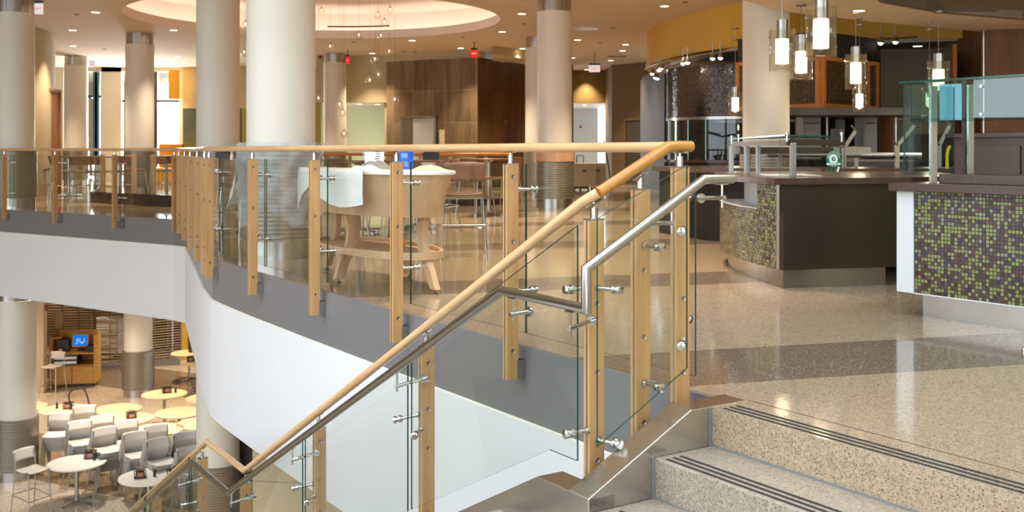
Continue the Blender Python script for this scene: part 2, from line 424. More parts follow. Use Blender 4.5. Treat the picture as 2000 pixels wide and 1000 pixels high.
# speckled fretwork panels
def fret(name, c1, c2):
    m, nt, out = newmat(name); tc = nd(nt, 'ShaderNodeTexCoord')
    v = nd(nt, 'ShaderNodeTexVoronoi', {'Vector': tc.outputs['Object'], 'Scale': 26.0}, feature='DISTANCE_TO_EDGE')
    g = nd(nt, 'ShaderNodeMath', {0: v.outputs['Distance'], 1: .09}, operation='LESS_THAN')
    mx = nd(nt, 'ShaderNodeMix', {0: g.outputs[0], 6: c4(c1), 7: c4(c2)}, data_type='RGBA')
    b = nd(nt, 'ShaderNodeBsdfPrincipled', {'Base Color': mx.outputs[2], 'Roughness': .5}); nt.links.new(b.outputs[0], out.inputs[0])
fret('fret_panel', srgb(44, 30, 18), srgb(112, 88, 52))
SPOT_E, LOW_E, WORLD_S, EXPO, DAY = 520, 560, 4.8, 0.0, 3.0
# ================================================================== SETTING
CZ = 3.9                                # main ceiling
LZ = -5.1                               # lower hall floor
# edge of the upper floor around the atrium (from the stair, along A, B and C)
EDGE = [L(-7, -.15), L(0, -.15), L(4.6, -.15), L(5.9, -.165), L(6.7, -.19), V((-2.93, 10.4, 0)), V((-3.28, 11.3, 0)), V((-3.9, 13.1, 0)), V((-4.94, 16.05, 0)), V((-5.2, 16.3, 0)), V((-9.22, 19.05, 0)), V((-16, 23.7, 0))]
def offset(path, d):
    out = []
    for i, p in enumerate(path):
        a = path[max(i - 1, 0)]; b = path[min(i + 1, len(path) - 1)]
        t = (b - a).normalized(); n = V((t.y, -t.x, 0))       # to the right of travel
        out.append(p + n * d)
    return out
SGN = -1                                # travel runs away from the camera with the atrium on the left
poly = [L(-7, 0), L(0, 0)] + [L(0, -.15)] + EDGE[2:] + [V((-16, 44, 0)), V((16, 44, 0)), V((16, -2, 0)), L(-7, 0) + V((6, 0, 0))]
mb = MB(); mb.prism([(p.x, p.y) for p in poly], -.30, 0)
struct(obj('floor', mb, 'floor_terrazzo', weld=False))
def strip(path, d0, d1, z0, z1):
    a, b = offset(path, d0), offset(path, d1); m = MB()
    rows = [[V((p.x, p.y, z1)) for p in b], [V((p.x, p.y, z1)) for p in a], [V((p.x, p.y, z0)) for p in a], [V((p.x, p.y, z0)) for p in b], [V((p.x, p.y, z1)) for p in b]]
    m.grid(rows); m.face([rows[i][0] for i in range(4)]); m.face([rows[i][-1] for i in range(4)][::-1]); return m
fp = [L(-.02, -.15)] + EDGE[2:]
struct(obj('trim_1', strip(fp, SGN * .022, SGN * -.02, -.41, -.003), 'fascia_grey', smooth=False))
wp = [L(-1.5, -.15)] + EDGE[2:]
struct(obj('wall_atrium', strip(wp, SGN * .035, SGN * -.10, -1.56, -.412), 'white_paint', smooth=False))
struct(obj('trim_2', strip(fp, SGN * .0245, SGN * .01, -.418, -.404), 'cream_wall', smooth=False))
# soffit over the lower hall
mb = MB(); mb.prism([(p.x, p.y) for p in [L(-7, -.1)] + offset(EDGE[2:], .05) + [V((-16, 44, 0)), V((16, 44, 0)), V((16, -2, 0))]], -1.555, -1.50)
struct(obj('ceiling_lower', mb, 'ceiling_paint', weld=False))
mb = MB(); mb.prism([(-34, -12), (20, -12), (20, 48), (-34, 48)], LZ - .3, LZ)
struct(obj('floor_lower', mb, 'lower_terrazzo', weld=False))

# main ceiling with the round dome opening
DC = V((-4.2, 22.75, 0)); DR = 3.95
x0, x1, y0, y1 = -24., 16., 7.5, 44.
angs = sorted([2 * math.pi * k / 96 for k in range(96)] + [math.atan2(y - DC.y, x - DC.x) % (2 * math.pi) for x in (x0, x1) for y in (y0, y1)])
inner, outer = [], []
for a in angs:
    c, s = math.cos(a), math.sin(a)
    t = min([(x1 - DC.x) / c if c > 1e-9 else 1e9, (x0 - DC.x) / c if c < -1e-9 else 1e9, (y1 - DC.y) / s if s > 1e-9 else 1e9, (y0 - DC.y) / s if s < -1e-9 else 1e9])
    inner.append(V((DC.x + DR * c, DC.y + DR * s, CZ))); outer.append(V((DC.x + t * c, DC.y + t * s, CZ)))
mb = MB(); mb.grid([inner, outer, [p + V((0, 0, .25)) for p in outer]], True)
struct(obj('ceiling', mb, 'ceiling_paint'))
mb = MB(); mb.lathe([(DR, CZ), (DR, CZ + .2), (DR + .06, CZ + .2), (DR + .06, CZ + .03), (DR + .7, CZ + .03), (DR + .7, CZ + .75)], DC, 96)
struct(obj('trim_3', mb, 'dome_paint', smooth=True))
mb = MB(); mb.lathe([(DR + .7, CZ + .7), (DR + .4, CZ + .78), (DR * .5, CZ + .84), (.01, CZ + .86)], DC, 96)
struct(obj('ceiling_dome', mb, 'dome_paint', smooth=True))
mb = MB(); mb.lathe([(DR + .30, CZ + .05), (DR + .36, CZ + .05), (DR + .36, CZ + .08), (DR + .30, CZ + .08), (DR + .30, CZ + .05)], DC, 96)
tag(obj('cove_light', mb, 'cove_light', smooth=True), 'warm light strip hidden in the cove around the round ceiling dome', 'ceiling light')
mb = MB()
for k in range(12):
    a = R(74 + k * 1.9); b = R(74 + (k + 1) * 1.9)
    r = DR + .04
    mb.bar((DC.x + r * math.cos(a), DC.y + r * math.sin(a), CZ + .30), (DC.x + r * math.cos(b), DC.y + r * math.sin(b), CZ + .30), .05, .035)
tag(obj('slot_diffuser', mb, 'dark_metal'), 'black linear air slot along the far rim of the round dome', 'air vent')

# lower servery ceiling with its curved front edge, and the kitchen ceiling
SZ = 3.05
sc_poly = [(3.0, 13.9), (4.0, 15.2), (5.6, 16.3), (7.9, 17.7), (16, 19.5), (16, 16.6), (10, 16.6), (7.7, 15.9), (6.2, 15.15), (5.0, 14.1), (4.1, 12.2), (3.5, 10.6), (3.1, 9.4), (2.7, 8.4), (1.9, 8.6), (2.1, 11.5)]
mb = MB(); mb.prism(sc_poly, SZ, SZ + .12)
struct(obj('ceiling_servery', mb, 'ceiling_paint', weld=False))
edge = [V((16, 16.6, 0)), V((10, 16.6, 0)), V((7.7, 15.9, 0)), V((6.2, 15.15, 0)), V((5.0, 14.1, 0)), V((4.1, 12.2, 0)), V((3.5, 10.6, 0)), V((3.1, 9.4, 0)), V((2.7, 8.4, 0))]
struct(obj('trim_4', strip(edge, .0, .08, SZ - .01, CZ), 'brown_wall', smooth=False))
mb = MB(); mb.prism([(4.3, 20.6), (8.3, 18.9), (16, 18.9), (16, 27), (3.7, 27)], 3.04, 3.12)
struct(obj('ceiling_kitchen', mb, 'ceiling_tile', weld=False))

# yellow curved bulkhead
def smoothp(pts, n=6):
    out = []; P = [V((p[0], p[1], p[2] if len(p) > 2 else 0)) for p in pts]
    for i in range(len(P) - 1):
        a = P[max(i - 1, 0)]; b = P[i]; c = P[i + 1]; d = P[min(i + 2, len(P) - 1)]
        for k in range(n):
            t = k / n
            out.append(.5 * ((2 * b) + (c - a) * t + (2 * a - 5 * b + 4 * c - d) * t * t + (3 * b - a - 3 * c + d) * t ** 3))
    out.append(P[-1]); return out
YB = smoothp([(3.9, 28.5), (3.45, 26.8), (3.24, 25.2), (3.28, 23.8), (3.5, 22.6), (3.9, 21.3), (4.45, 20.3), (5.2, 20.05), (6.2, 20.0), (7.1, 19.5), (8.25, 18.7)])
struct(obj('wall_bulkhead', strip(YB, 0, -.38, 3.07, CZ), 'yellow_paint', smooth=True))

# ---- background walls
def wallseg(name, pts, z0, z1, m, th=.15):
    return struct(obj(name, strip([V((p[0], p[1], 0)) for p in pts], 0, -th, z0, z1), m))
def X(x, Y): return (x - 1000) / F * Y
wallseg('wall_left_curve', smoothp([(-13.5, 20.0), (-11.5, 22.2), (-10.98, 24), (-11.1, 25.4), (-11.6, 26.8)]), 0, CZ, 'tan_wall')
FY = 36.
def far(xa, xb, za, zb, m, name, Y=FY, th=.2):
    mb = MB(); mb.box((X(xa, Y), Y, za), (X(xb, Y), Y + th, zb)); return struct(obj(name, mb, m))
far(-260, 124, 0, CZ, 'cream_wall', 'wall_far_left'); far(198, 237, 0, CZ, 'cream_wall', 'wall_far_pier')
far(350, 357, 0, CZ, 'cream_wall', 'wall_far_pier_right'); far(357, 620, 2.5, CZ, 'tan_wall', 'wall_far_header')
far(357, 472, 0, 2.5, 'slate_green', 'wall_far_green'); far(472, 620, 0, 2.5, 'olive_glass_wall', 'wall_far_olive')
far(124, 350, 3.75, CZ, 'cream_wall', 'wall_far_lintel')
def wframe(n, xa, xb, bars, hz):
    root = thing('window_%d' % n, (X((xa + xb) / 2, FY), FY, 0), '', ''); 
    for k in ('label', 'category'): del root[k]
    root['kind'] = 'structure'
    mb = MB()
    for x in bars: mb.box((X(x, FY) - .07, FY + .02, 0), (X(x, FY) + .07, FY + .16, 3.75))
    for z in hz: mb.box((X(xa, FY), FY + .04, z - .04), (X(xb, FY), FY + .14, z + .04))
    obj('window_frame', mb, 'mirror_blue' if n == 1 else 'dark_metal', root)
    mb = MB(); mb.box((X(xa, FY), FY + .09, 0), (X(xb, FY), FY + .1, 3.75)); obj('pane', mb, 'glass_clear', root)
wframe(1, 170, 198, (185, 189), (2.9,)); wframe(2, 237, 350, (303,), (2.75, .25))
# mid wall with mint glass room
WY = 32.
def wq(xa, xb, za, zb, m, name, Y=WY, th=.2): return far(xa, xb, za, zb, m, name, Y, th)
wq(618, 760, 2.5, CZ, 'tan_wall', 'wall_mid_header', 31.6); wq(606, 627, 0, 2.5, 'olive_glass_wall', 'wall_mid_olive', 31.7)
wq(560, 780, 0, 2.5, 'mint_wall', 'wall_mint', 34.2); 
mb = MB(); mb.box((X(600, 32), 31.7, 2.5), (X(770, 32), 34.3, 2.55)); struct(obj('ceiling_mint', mb, 'white_paint'))
# brown tiled block
bl = [V((X(755, 31.4), 31.4, 0)), V((X(933, 29.9), 29.9, 0)), V((X(1030, 32.4), 32.4, 0))]
mb = MB(); A, B_, C_ = bl
d = (B_ - A); n_ = V((d.y, -d.x, 0)).normalized() * -1
def slab(a, b, z0, z1, th, m, name, mat_):
    t = (b - a).normalized(); n = V((-t.y, t.x, 0)) * th
    mm = MB(); mm.prism([tuple(p.xy) for p in (a, b, b + n, a + n)], z0, z1); return struct(obj(name, mm, mat_, weld=False))
slab(A, B_, 0, 3.7, .3, 0, 'wall_tile_block', 'block_tile'); slab(B_, C_, 0, 3.7, .3, 0, 'wall_tile_block_side', 'block_tile_shaded')
slab(A + V((-.1, .05, 0)), B_ + V((.05, .1, 0)), 3.7, CZ, .3, 0, 'trim_5', 'tan_wall')
mb = MB(); mb.prism([(X(961, 28.5), 28.5), (X(1060, 30.5), 30.5), (X(1060, 31.5), 31.5), (X(961, 31), 31)], 3.66, CZ); struct(obj('trim_6', mb, 'tan_wall', weld=False))
slab(A + V((0, .3, 0)), A + V((-.05, 3.5, 0)), 0, 3.7, .1, 0, 'wall_tile_block_end', 'tan_wall')
# corridor with bright hall
CY = 37.4
def cq(xa, xb, za, zb, m, name, Y=CY, th=.2): return far(xa, xb, za, zb, m, name, Y, th)
cq(1020, 1120, 0, CZ, 'olive_wall', 'wall_corridor_left', 35); cq(1105, 1197, 2.75, CZ, 'olive_wall', 'wall_corridor_header')
cq(1060, 1168, 0, 2.8, 'hall_wall', 'wall_hall', 42.5); cq(1110, 1215, 2.75, 2.85, 'white_paint', 'ceiling_hall', 37.5, 6)
wallseg('wall_brown', [(X(1195, 35), 37.5), (X(1195, 35), 35.), (X(1274, 33.6), 33.6)], 0, CZ, 'brown_wall')
wallseg('wall_brown_side', [(X(1274, 31), 33.6), (X(1274, 31), 31.), (X(1320, 30.5), 30.5)], 0, 3.4, 'olive_wall')
# kitchen back wall and wood wall on the right
wallseg('wall_kitchen_back', [(3.7, 30.4), (3.9, 27), (14, 26.5)], 0, 3.1, 'kitchen_dark')
wallseg('wall_wood_right', [(8.05, 24), (8.05, 18.1), (X(1917, 17.4), 17.4), (14.5, 15.6)], 0, CZ, 'dark_panel')
mb = MB(); mb.box((X(1917, 17.4) - .004, 17.33, 1.2), (X(1917, 17.4) + .012, 17.35, 3.04)); mb.box((X(1903, 18), 17.95, .5), (X(1903, 18) + .016, 17.97, 2.9)); struct(obj('trim_7', mb, 'steel'))

# ---- doors in the background
def door(n, p0, p1, z1, m, framem, handle=True, split=None):
    p0, p1 = V(p0), V(p1); root = thing('door_%d' % n, ((p0.x + p1.x) / 2, (p0.y + p1.y) / 2, 0), '', '')
    for k in ('label', 'category'): del root[k]
    root['kind'] = 'structure'
    t = (p1 - p0).normalized(); nn = V((t.y, -t.x, 0)); ln = (p1 - p0).length
    M_ = lambda v: p0 + t * v.x + nn * v.y + V((0, 0, v.z))
    mb = MB(); mb.box((0, .0, 0), (.06, .09, z1), M_); mb.box((ln - .06, 0, 0), (ln, .09, z1), M_); mb.box((0, 0, z1 - .06), (ln, .09, z1), M_); obj('door_frame', mb, framem, root)
    if split:
        mb = MB(); mb.box((.07, 0, 0), (.06 + split, .04, z1 - .07), M_); obj('side_leaf', mb, 'steel_sheet', root)
        mb = MB(); mb.box((.075 + split, 0, 0), (ln - .07, .05, z1 - .07), M_); lf = obj('door_leaf', mb, m, root)
    else:
        mb = MB(); mb.box((.07, 0, 0), (ln - .07, .05, z1 - .07), M_); lf = obj('door_leaf', mb, m, root)
    if handle:
        mb = MB(); mb.tube([M_(V((ln - .16, .05, 1.0))), M_(V((ln - .16, .1, 1.0))), M_(V((ln - .28, .1, 1.0)))], .012, 8); obj('door_handle', mb, 'chrome', lf)
tt = (B_ - A).normalized(); q0 = A + (B_ - A) * .19; q1 = A + (B_ - A) * .575; nn_ = V((tt.y, -tt.x, 0)) * .02
door(1, q0 + nn_, q1 + nn_, 2.06, 'white_enamel', 'steel', split=.32)
door(2, (X(1221, 34.6), 34.5, 0), (X(1262, 34), 33.85, 0), 2.1, 'sign_dark', 'brown_wall')
door(3, (-11.02, 23.6, 0), (-11.2, 26.0, 0), 2.55, 'door_wood', 'door_wood', handle=False)

# ---- lower hall walls
mb = MB(); mb.box((-12.9, 26.9, LZ), (-12.1, 27.4, -1.56)); struct(obj('wall_lower_wood', mb, 'door_wood'))
mb = MB(); mb.box((-12.1, 26.75, LZ), (-11.88, 26.95, -1.56)); struct(obj('wall_lower_cream', mb, 'beige_tile'))
wallseg('wall_lower_right', [(-4.0, 24), (-3.42, 13.9), (6, 12.5)], LZ, -1.56, 'stone_tile', .3)
wallseg('wall_lower_door', [(-5.1, 21.4), (-4.6, 17.4), (-3.65, 16.6)], LZ, -1.56, 'sign_dark', .1)
wallseg('wall_lower_back', [(-34, 33), (-12.6, 33.4), (2, 38)], LZ, -1.56, 'brown_wall', .3)
wallseg('wall_lower_left', [(-22, 14), (-21, 22), (-13.5, 27.2), (-12.9, 27.2)], LZ, -1.56, 'tan_wall', .3)

# ---- the rest of the atrium behind and beside the camera
def grid_wall(name, a, b, z0, z1, nx, nz, bar, m, solid_to=None):
    a, b = V(a), V(b); mb = MB(); d = (b - a) / nx
    for i in range(nx + 1): mb.bar(a + d * i + V((0, 0, z0)), a + d * i + V((0, 0, z1)), bar, bar)
    for k in range(nz + 1): z = z0 + (z1 - z0) * k / nz; mb.bar(a + V((0, 0, z)), b + V((0, 0, z)), bar, bar)
    struct(obj(name, mb, m))
mb = MB()
for i in range(7): y = -12 + i * 3.2; mb.box((-24, y, 9.0), (10, y + .6, 9.4))
for i in range(6): x = -24 + i * 6.6; mb.box((x, -12, 9.0), (x + 1.1, 8.6, 9.5))
struct(obj('ceiling_atrium', mb, 'white_paint'))
mb = MB(); mb.box((-24, 7.45, CZ), (16, 7.65, 9.4)); struct(obj('wall_atrium_upper', mb, 'tan_wall'))
mb = MB(); mb.box((15.9, -2, 0), (16.1, 44, CZ)); mb.box((-24, 43.9, 0), (-16, 44.1, CZ)); struct(obj('wall_right', mb, 'tan_wall'))
mb = MB(); mb.box((9.0, -12, LZ), (9.2, 6.0, 9.0)); mb.box((-24, -12.2, LZ), (9.2, -12, -.5)); mb.box((-24, -12.2, 3.6), (9.2, -12, 5.0)); mb.box((-6, -12.2, -.5), (-2, -12, 9)); mb.box((5.5, -12.2, -.5), (9.2, -12, 9)); struct(obj('wall_behind', mb, 'tan_wall'))
grid_wall('window_3', (-24, -12.1, 0), (9, -12.1, 0), -.5, 9, 14, 4, .12, 'dark_metal')
grid_wall('window_4', (-24, -12, 0), (-24, 20, 0), LZ, 9, 12, 6, .14, 'dark_metal')
mb = MB(); mb.box((-24.2, -12, LZ), (-24, 20, LZ + 1.0)); mb.box((-24.2, -12, -1.6), (-24, 20, 0)); mb.box((-24.2, -12, 4), (-24, 20, 5))
mb.box((-24.2, 6, -.1), (-24, 44, 5)); mb.box((-24.2, 9, LZ), (-24, 44, -.1)); struct(obj('wall_left_far', mb, 'tan_wall'))

# ================================================================== STAIR
st = thing('staircase', L(-2, 1.5, -.477), 'speckled terrazzo stair with black grip strips descending from the upper floor', 'stairs')
def stair_block(n0, n1, u0, u1, z0, z1, name='step'):
    mb = MB(); mb.prism([tuple(L(a, b).xy) for a, b in ((n0, u0), (n1, u0), (n1, u1), (n0, u1))], z0, z1)
    return obj(name, mb, 'stair_terrazzo', st, bevel=.006)
RI = .159
def strips(par, fn):
    mb = MB()
    for k in range(3):
        o = .018 + k * .037; fn(mb, o)
    obj('grip_strip', mb, 'strip_black', par)
def blk(n0, n1, u0, u1, z0, z1):
    return lambda mb: mb.prism([tuple(L(a, b).xy) for a, b in ((n0, u0), (n1, u0), (n1, u1), (n0, u1))], z0, z1)
for i in range(3):
    z = -RI * (i + 1)
    if i < 2:
        s = stair_block(-6.5, 0, .312 * i + .001, .312 * (i + 1), z - .28, z)
        strips(s, lambda mb, o, i=i, z=z: blk(-6.4, -.045, .312 * (i + 1) - o - .015, .312 * (i + 1) - o, z, z + .0018)(mb))
ld = stair_block(-6.5, .625, .625, 4.6, -.477 - .25, -.477, 'landing')
strips(ld, lambda mb, o: blk(.625 - o - .015, .625 - o, .7, 4.5, -.477, -.4752)(mb))
# strips and saw joint on the top floor edge
mb = MB()
for k in range(3): blk(-6.4, -.045, -.018 - k * .037 - .015, -.018 - k * .037, 0, .0018)(mb)
obj('grip_strip', mb, 'strip_black', st)
mb = MB(); blk(-6.5, .0, -.215, -.211, 0, .0012)(mb); obj('joint_line', mb, 'stone_brown', st)
mb = MB()
for i in range(2): blk(-6.5, -.002, .312 * i + .001, .312 * i + .006, -RI * (i + 1), -RI * (i + 1) + .006)(mb)
obj('sealant_bead', mb, 'seal_grey', st)
for k in range(12):
    z = -.477 - .155 * (k + 1); n0 = .625 + .302 * k
    s = stair_block(n0 + .001, n0 + (.302 if k < 11 else .95), .651, 4.2, z - .25, z)
z = -.477 - .155 * 12
for k in range(17):
    zz = z - .155 * (k + 1); n0 = .625 + .302 * 11 + .951 + .302 * k
    stair_block(n0, n0 + .302, .651, 4.2, zz - .22, zz)
# steel clad curbs beside the flights
def curb(poly, fn, w, parent=st):
    mb = MB(); mb.extr([fn(*p) for p in poly], w); return obj('curb_cladding', mb, 'curb_steel', parent, bevel=.004)
curb([(-.20, .003), (.112, .003), (.641, -.264), (.641, -.62), (.0, -.5), (-.20, -.29)], lambda u, z: L(0.0, u, z), NN * .13)
curb([(0.0, -.264), (.338, -.264), (4.12, -2.20), (4.98, -2.20), (10.3, -4.95), (10.3, LZ + .01), (9.6, LZ + .01), (4.9, -2.75), (4.05, -2.75), (.5, -.78), (0.0, -.75)], lambda n, z: L(n, .642, z), UU * -.13)
mb = MB(); mb.extr([L(-.004, .0, 0.0), L(-.004, .004, -.159), L(-.004, .016, -.159), L(-.004, .016, 0)], NN * .004)
obj('sealant_joint', mb, 'seal_grey', st); mb = MB()
mb.extr([L(-.004, .312, -.159), L(-.004, .312, -.318), L(-.004, .326, -.318), L(-.004, .326, -.159)], NN * .004)
obj('sealant_joint', mb, 'seal_grey', st)

# ================================================================== RAILINGS
def post_parts(root, c, ax_n, ax_u, z0, z1, bolts, yaw_s=1, bracket=None, saddle=None, rail_c=None):
    """timber post of two planks on a steel core; ax_n thin direction, ax_u broad direction"""
    c = V((c.x, c.y, 0)); Mx = lambda v: c + ax_n * v.x + ax_u * v.y + V((0, 0, v.z))
    mb = MB(); mb.box((-.021, -.038, z0), (-.004, .038, z1), Mx); mb.box((.004, -.038, z0), (.021, .038, z1), Mx)
    p = obj('post', mb, 'oak_post', root, bevel=.002)
    mb = MB(); mb.box((-.004, -.034, z0 + .01), (.004, .0385, z1), Mx); mb.box((-.0215, -.039, z1), (.0215, .039, z1 + .006), Mx)
    obj('steel_core', mb, 'steel', p)
    for z in bolts:
        mb = MB(); a = Mx(V((-.021, 0, z))); mb.lathe([(.0, .006), (.005, .006), (.0055, .002), (.0095, .006), (.011, .0), (.011, -.002)], a, 12, axis=-ax_n)
        obj('bolt', mb, 'steel', p, smooth=True)
    if bracket is not None:
        mb = MB(); zb, ln = bracket
        mb.box((-.035, -.038 - ln, zb - .07), (.035, -.038 - ln + .008, zb + .07), Mx); mb.box((-.03, -.038 - ln, zb - .05), (-.022, -.03, zb + .05), Mx); mb.box((.022, -.038 - ln, zb - .05), (.03, -.03, zb + .05), Mx)
        for z in (zb - .045, zb + .045): mb.lathe([(0, .016), (.009, .015), (.009, 0)], Mx(V((0, -.03 - ln, z))), 8, axis=ax_u)
        obj('wall_bracket', mb, 'steel', p)
    mb = MB(); rz = (rail_c - .024) if rail_c else z1 + .06
    mb.lathe([(0, z1 + .006), (.016, z1 + .006), (.016, z1 + .05), (0, z1 + .05)], (c.x, c.y, 0), 12)
    mb.tube([Mx(V((0, 0, z1 + .04))), Mx(V((0, 0, rz + .004)))], .007, 8)
    d = saddle if saddle is not None else ax_n
    mb.bar(V((c.x, c.y, rz)) - d * .04, V((c.x, c.y, rz)) + d * .04, .022, .006)
    obj('rail_support', mb, 'chrome', p, smooth=True)
    return p
def standoff(root, a, b, r=.009):
    """rod from post to pane with a clamp disc"""
    a, b = V(a), V(b); d = (b - a).normalized(); mb = MB()
    mb.tube([a, b], r, 10)
    mb.lathe([(.0, -.022), (.018, -.022), (.019, -.018), (.019, -.008), (.012, -.008), (.012, .008), (.019, .008), (.019, .02), (.013, .023), (.0, .021)], b, 14, axis=d)
    mb.lathe([(.0, 0), (.014, 0), (.014, .012), (.0, .012)], a, 12, axis=d)
    return obj('glass_clamp', mb, 'chrome', root, smooth=True)
def pane(root, corners, nrm, th=.009, name='glass_pane', gm='glass'):
    """corners in order around the pane; faces see-through, rim dark green"""
    P = [V(p) for p in corners]; nrm = V(nrm).normalized() * th; mb = MB()
    mb.face(P, mi=0); mb.face([p + nrm for p in P][::-1], mi=0)
    for i in range(len(P)):
        j = (i + 1) % len(P); mb.face([P[j], P[i], P[i] + nrm, P[j] + nrm], mi=1)
    return obj(name, mb, [gm, 'glass_edge'], root, weld=True)

br = thing('balcony_railing', L(3.5, -.05, -.175), 'oak and glass guard railing running along the curved edge of the upper floor', 'railing')
PZ0, PZ1 = -.175, .985
apos = [L(.245 + 1.333 * k, -.05 if k < 5 else -.10) for k in range(6)]
bpos = [V((-3.05, 10.47, 0)), V((-3.53, 11.83, 0)), V((-4.02, 13.18, 0)), V((-4.50, 14.50, 0)), V((-4.98, 15.78, 0))]
cpos = [V((-5.12, 16.0, 0)), V((-6.36, 16.88, 0)), V((-7.74, 17.86, 0)), V((-9.05, 18.8, 0)), V((-10.4, 19.75, 0)), V((-11.8, 20.7, 0))]
bdir = (bpos[-1] - bpos[0]).normalized(); cdir = (cpos[-1] - cpos[0]).normalized()
for i, p in enumerate(apos):
    ax = V((NN.x, NN.y, 0)); post_parts(br, p, ax, UU, -.034 if i == 0 else PZ0, PZ1, (.92, .57, -.02) if i else (.86, .72, .42, .1), bracket=(-.125, .062) if i else None, rail_c=1.075)
for p in bpos:
    ax = bdir; au = V((-ax.y, ax.x, 0)); post_parts(br, p, ax, au, PZ0, PZ1, (.92, .57, .1, -.02), bracket=(-.125, .05), rail_c=1.075)
for p in cpos:
    ax = cdir; au = V((-ax.y, ax.x, 0))
    post_parts(br, p, ax, au, PZ0, PZ1, (.92, .57, -.02), bracket=(-.125, .1), rail_c=1.075)
rl = [L(.25, -.05, 1.075)] + [V((p.x, p.y, 1.075)) for p in apos[1:5]] + [V((apos[5].x, apos[5].y, 1.075))] + [V((p.x, p.y, 1.075)) for p in bpos + cpos]
mb = MB(); mb.tube(rl, .024, 18); obj('handrail', mb, 'oak_rail', br, smooth=True)
# panes inboard of the posts
for k in range(5):
    u = -.19 if k < 4 else -.21; n0 = .30 + 1.345 * k; n1 = n0 + 1.338
    if k == 4: n1 = 6.86
    pane(br, [L(n0, u, .05), L(n1, u, .05), L(n1, u, .985), L(n0, u, .985)], -UU)
for i, p in enumerate(apos):
    n = .245 + 1.333 * i; uu = -.05 if i < 5 else -.1
    for z in (.85, .30):
        standoff(br, L(n + .01, uu - .038, z), L(n + .20, -.186, z)) if i else standoff(br, L(n, uu - .038, z), L(n + .09, -.186, z))
        if i: standoff(br, L(n - .01, uu - .038, z), L(n - .02, -.186, z))
for seq in (bpos, cpos):
    dd = bdir if seq is bpos else cdir; nr = V((dd.y, -dd.x, 0))
    for i in range(len(seq) - 1):
        a = seq[i] + dd * .06 + nr * .14; b = seq[i + 1] - dd * .06 + nr * .14
        pane(br, [V((a.x, a.y, .05)), V((b.x, b.y, .05)), V((b.x, b.y, .985)), V((a.x, a.y, .985))], nr)
    for p in seq:
        for z in (.85, .30):
            a = p + nr * .038; standoff(br, V((a.x, a.y, z)), V((p.x, p.y, z)) + nr * .135 + dd * .09); standoff(br, V((a.x, a.y, z)), V((p.x, p.y, z)) + nr * .135 - dd * .09)

# ---- stair railing: timber rail, posts, panes, and the steel handrail on its brackets
sr = thing('stair_railing', L(1.5, .44, -.9), 'oak topped glass stair railing with a tubular steel handrail, going down from the upper floor', 'railing')
SU = .44
sposts = [(.245, .175, -.35, .895, .99 - .015), (.245, .424, -.55, .775, .868)]
def rail_z(n): return .869 - .524 * (n - .245) if n <= 4.38 else (-1.285 if n < 5.26 else -1.285 - .515 * (n - 5.26))
wn = L(.245, -.02, 1.08)
mb = MB(); mb.tube([L(.245, -.115, 1.078), L(.245, -.03, 1.078), L(.245, .02, 1.075), L(.245, .40, .885)], .025, 18); obj('handrail', mb, 'oak_rail_dark', sr, smooth=True, label='darker oak top length of the rail')
mb = MB(); mb.tube([L(.245, .40, .885), L(.30, SU, .845), L(4.38, SU, rail_z(4.38)), L(5.26, SU, -1.285), L(10.0, SU, rail_z(10.0))], .024, 18); obj('handrail', mb, 'oak_rail', sr, smooth=True)
dn = (NN * 1 + V((0, 0, -.5))).normalized(); du = (UU + V((0, 0, -.5))).normalized()
for (n, u, z0, z1, rc) in sposts: post_parts(sr, L(n, u), NN, UU, z0, z1, (z1 - .14, z1 - .34, z1 - .62, z1 - .98), rail_c=rc, saddle=du)
for k in range(1, 8):
    n = .245 + 1.385 * k - (.02 if k == 4 else 0)
    if k == 3: n = 4.36
    if k == 4: n = 5.38
    if k > 4: n = 5.38 + 1.37 * (k - 4)
    rz = rail_z(n); z1 = rz - .10
    post_parts(sr, L(n, SU), NN, UU, z1 - 1.18, z1, (z1 - .08, z1 - .32, z1 - .52, z1 - .86), rail_c=rz, saddle=dn if k not in (3,) else NN)
# panes of flight one (inner side) and flight two
pane(sr, [L(.12, .509, -.113), L(.12, .03, .145), L(.12, .03, 1.0), L(.12, .509, .79)], NN * -1)
gt = lambda n: .763 - .522 * (n - .17)
gb = lambda n: -.173 if n < .36 else -.173 - .49 * (n - .36)
P2 = .56
pane(sr, [L(.17, P2, gb(.17)), L(.36, P2, gb(.36)), L(1.56, P2, gb(1.56)), L(1.56, P2, gt(1.56)), L(.17, P2, gt(.17))], UU)
pane(sr, [L(1.60, P2, gb(1.6)), L(2.94, P2, gb(2.94)), L(2.94, P2, gt(2.94)), L(1.60, P2, gt(1.6))], UU)
pane(sr, [L(2.98, P2, gb(2.98)), L(4.14, P2, gb(4.14)), L(4.28, P2, gb(4.14)), L(4.28, P2, gt(4.28)), L(2.98, P2, gt(2.98))], UU)
pane(sr, [L(4.32, P2, -2.08), L(5.28, P2, -2.08), L(5.28, P2, -1.42), L(4.32, P2, -1.42)], UU)
g3 = lambda n: -.51 * (n - 5.32)
for a, b in ((5.33, 6.66), (6.70, 8.03), (8.07, 9.4)):
    pane(sr, [L(a, P2, -2.15 + g3(a)), L(b, P2, -2.15 + g3(b)), L(b, P2, -1.40 + g3(b)), L(a, P2, -1.40 + g3(a))], UU)
for z in (.60, .02): standoff(sr, L(.235, .424 + .038, z - .10), L(.235, P2 - .0, z - .10))
for z in (.74, .16): standoff(sr, L(.245 - .02, .175, z - .08), L(.125, .175, z - .08))
for z in (.64, .02): standoff(sr, L(.245 - .02, .424, z - .14), L(.125, .40, z - .14))
standoff(sr, L(.225, -.05, .72), L(.125, .05, .72)); standoff(sr, L(.225, -.05, .24), L(.125, .05, .24))
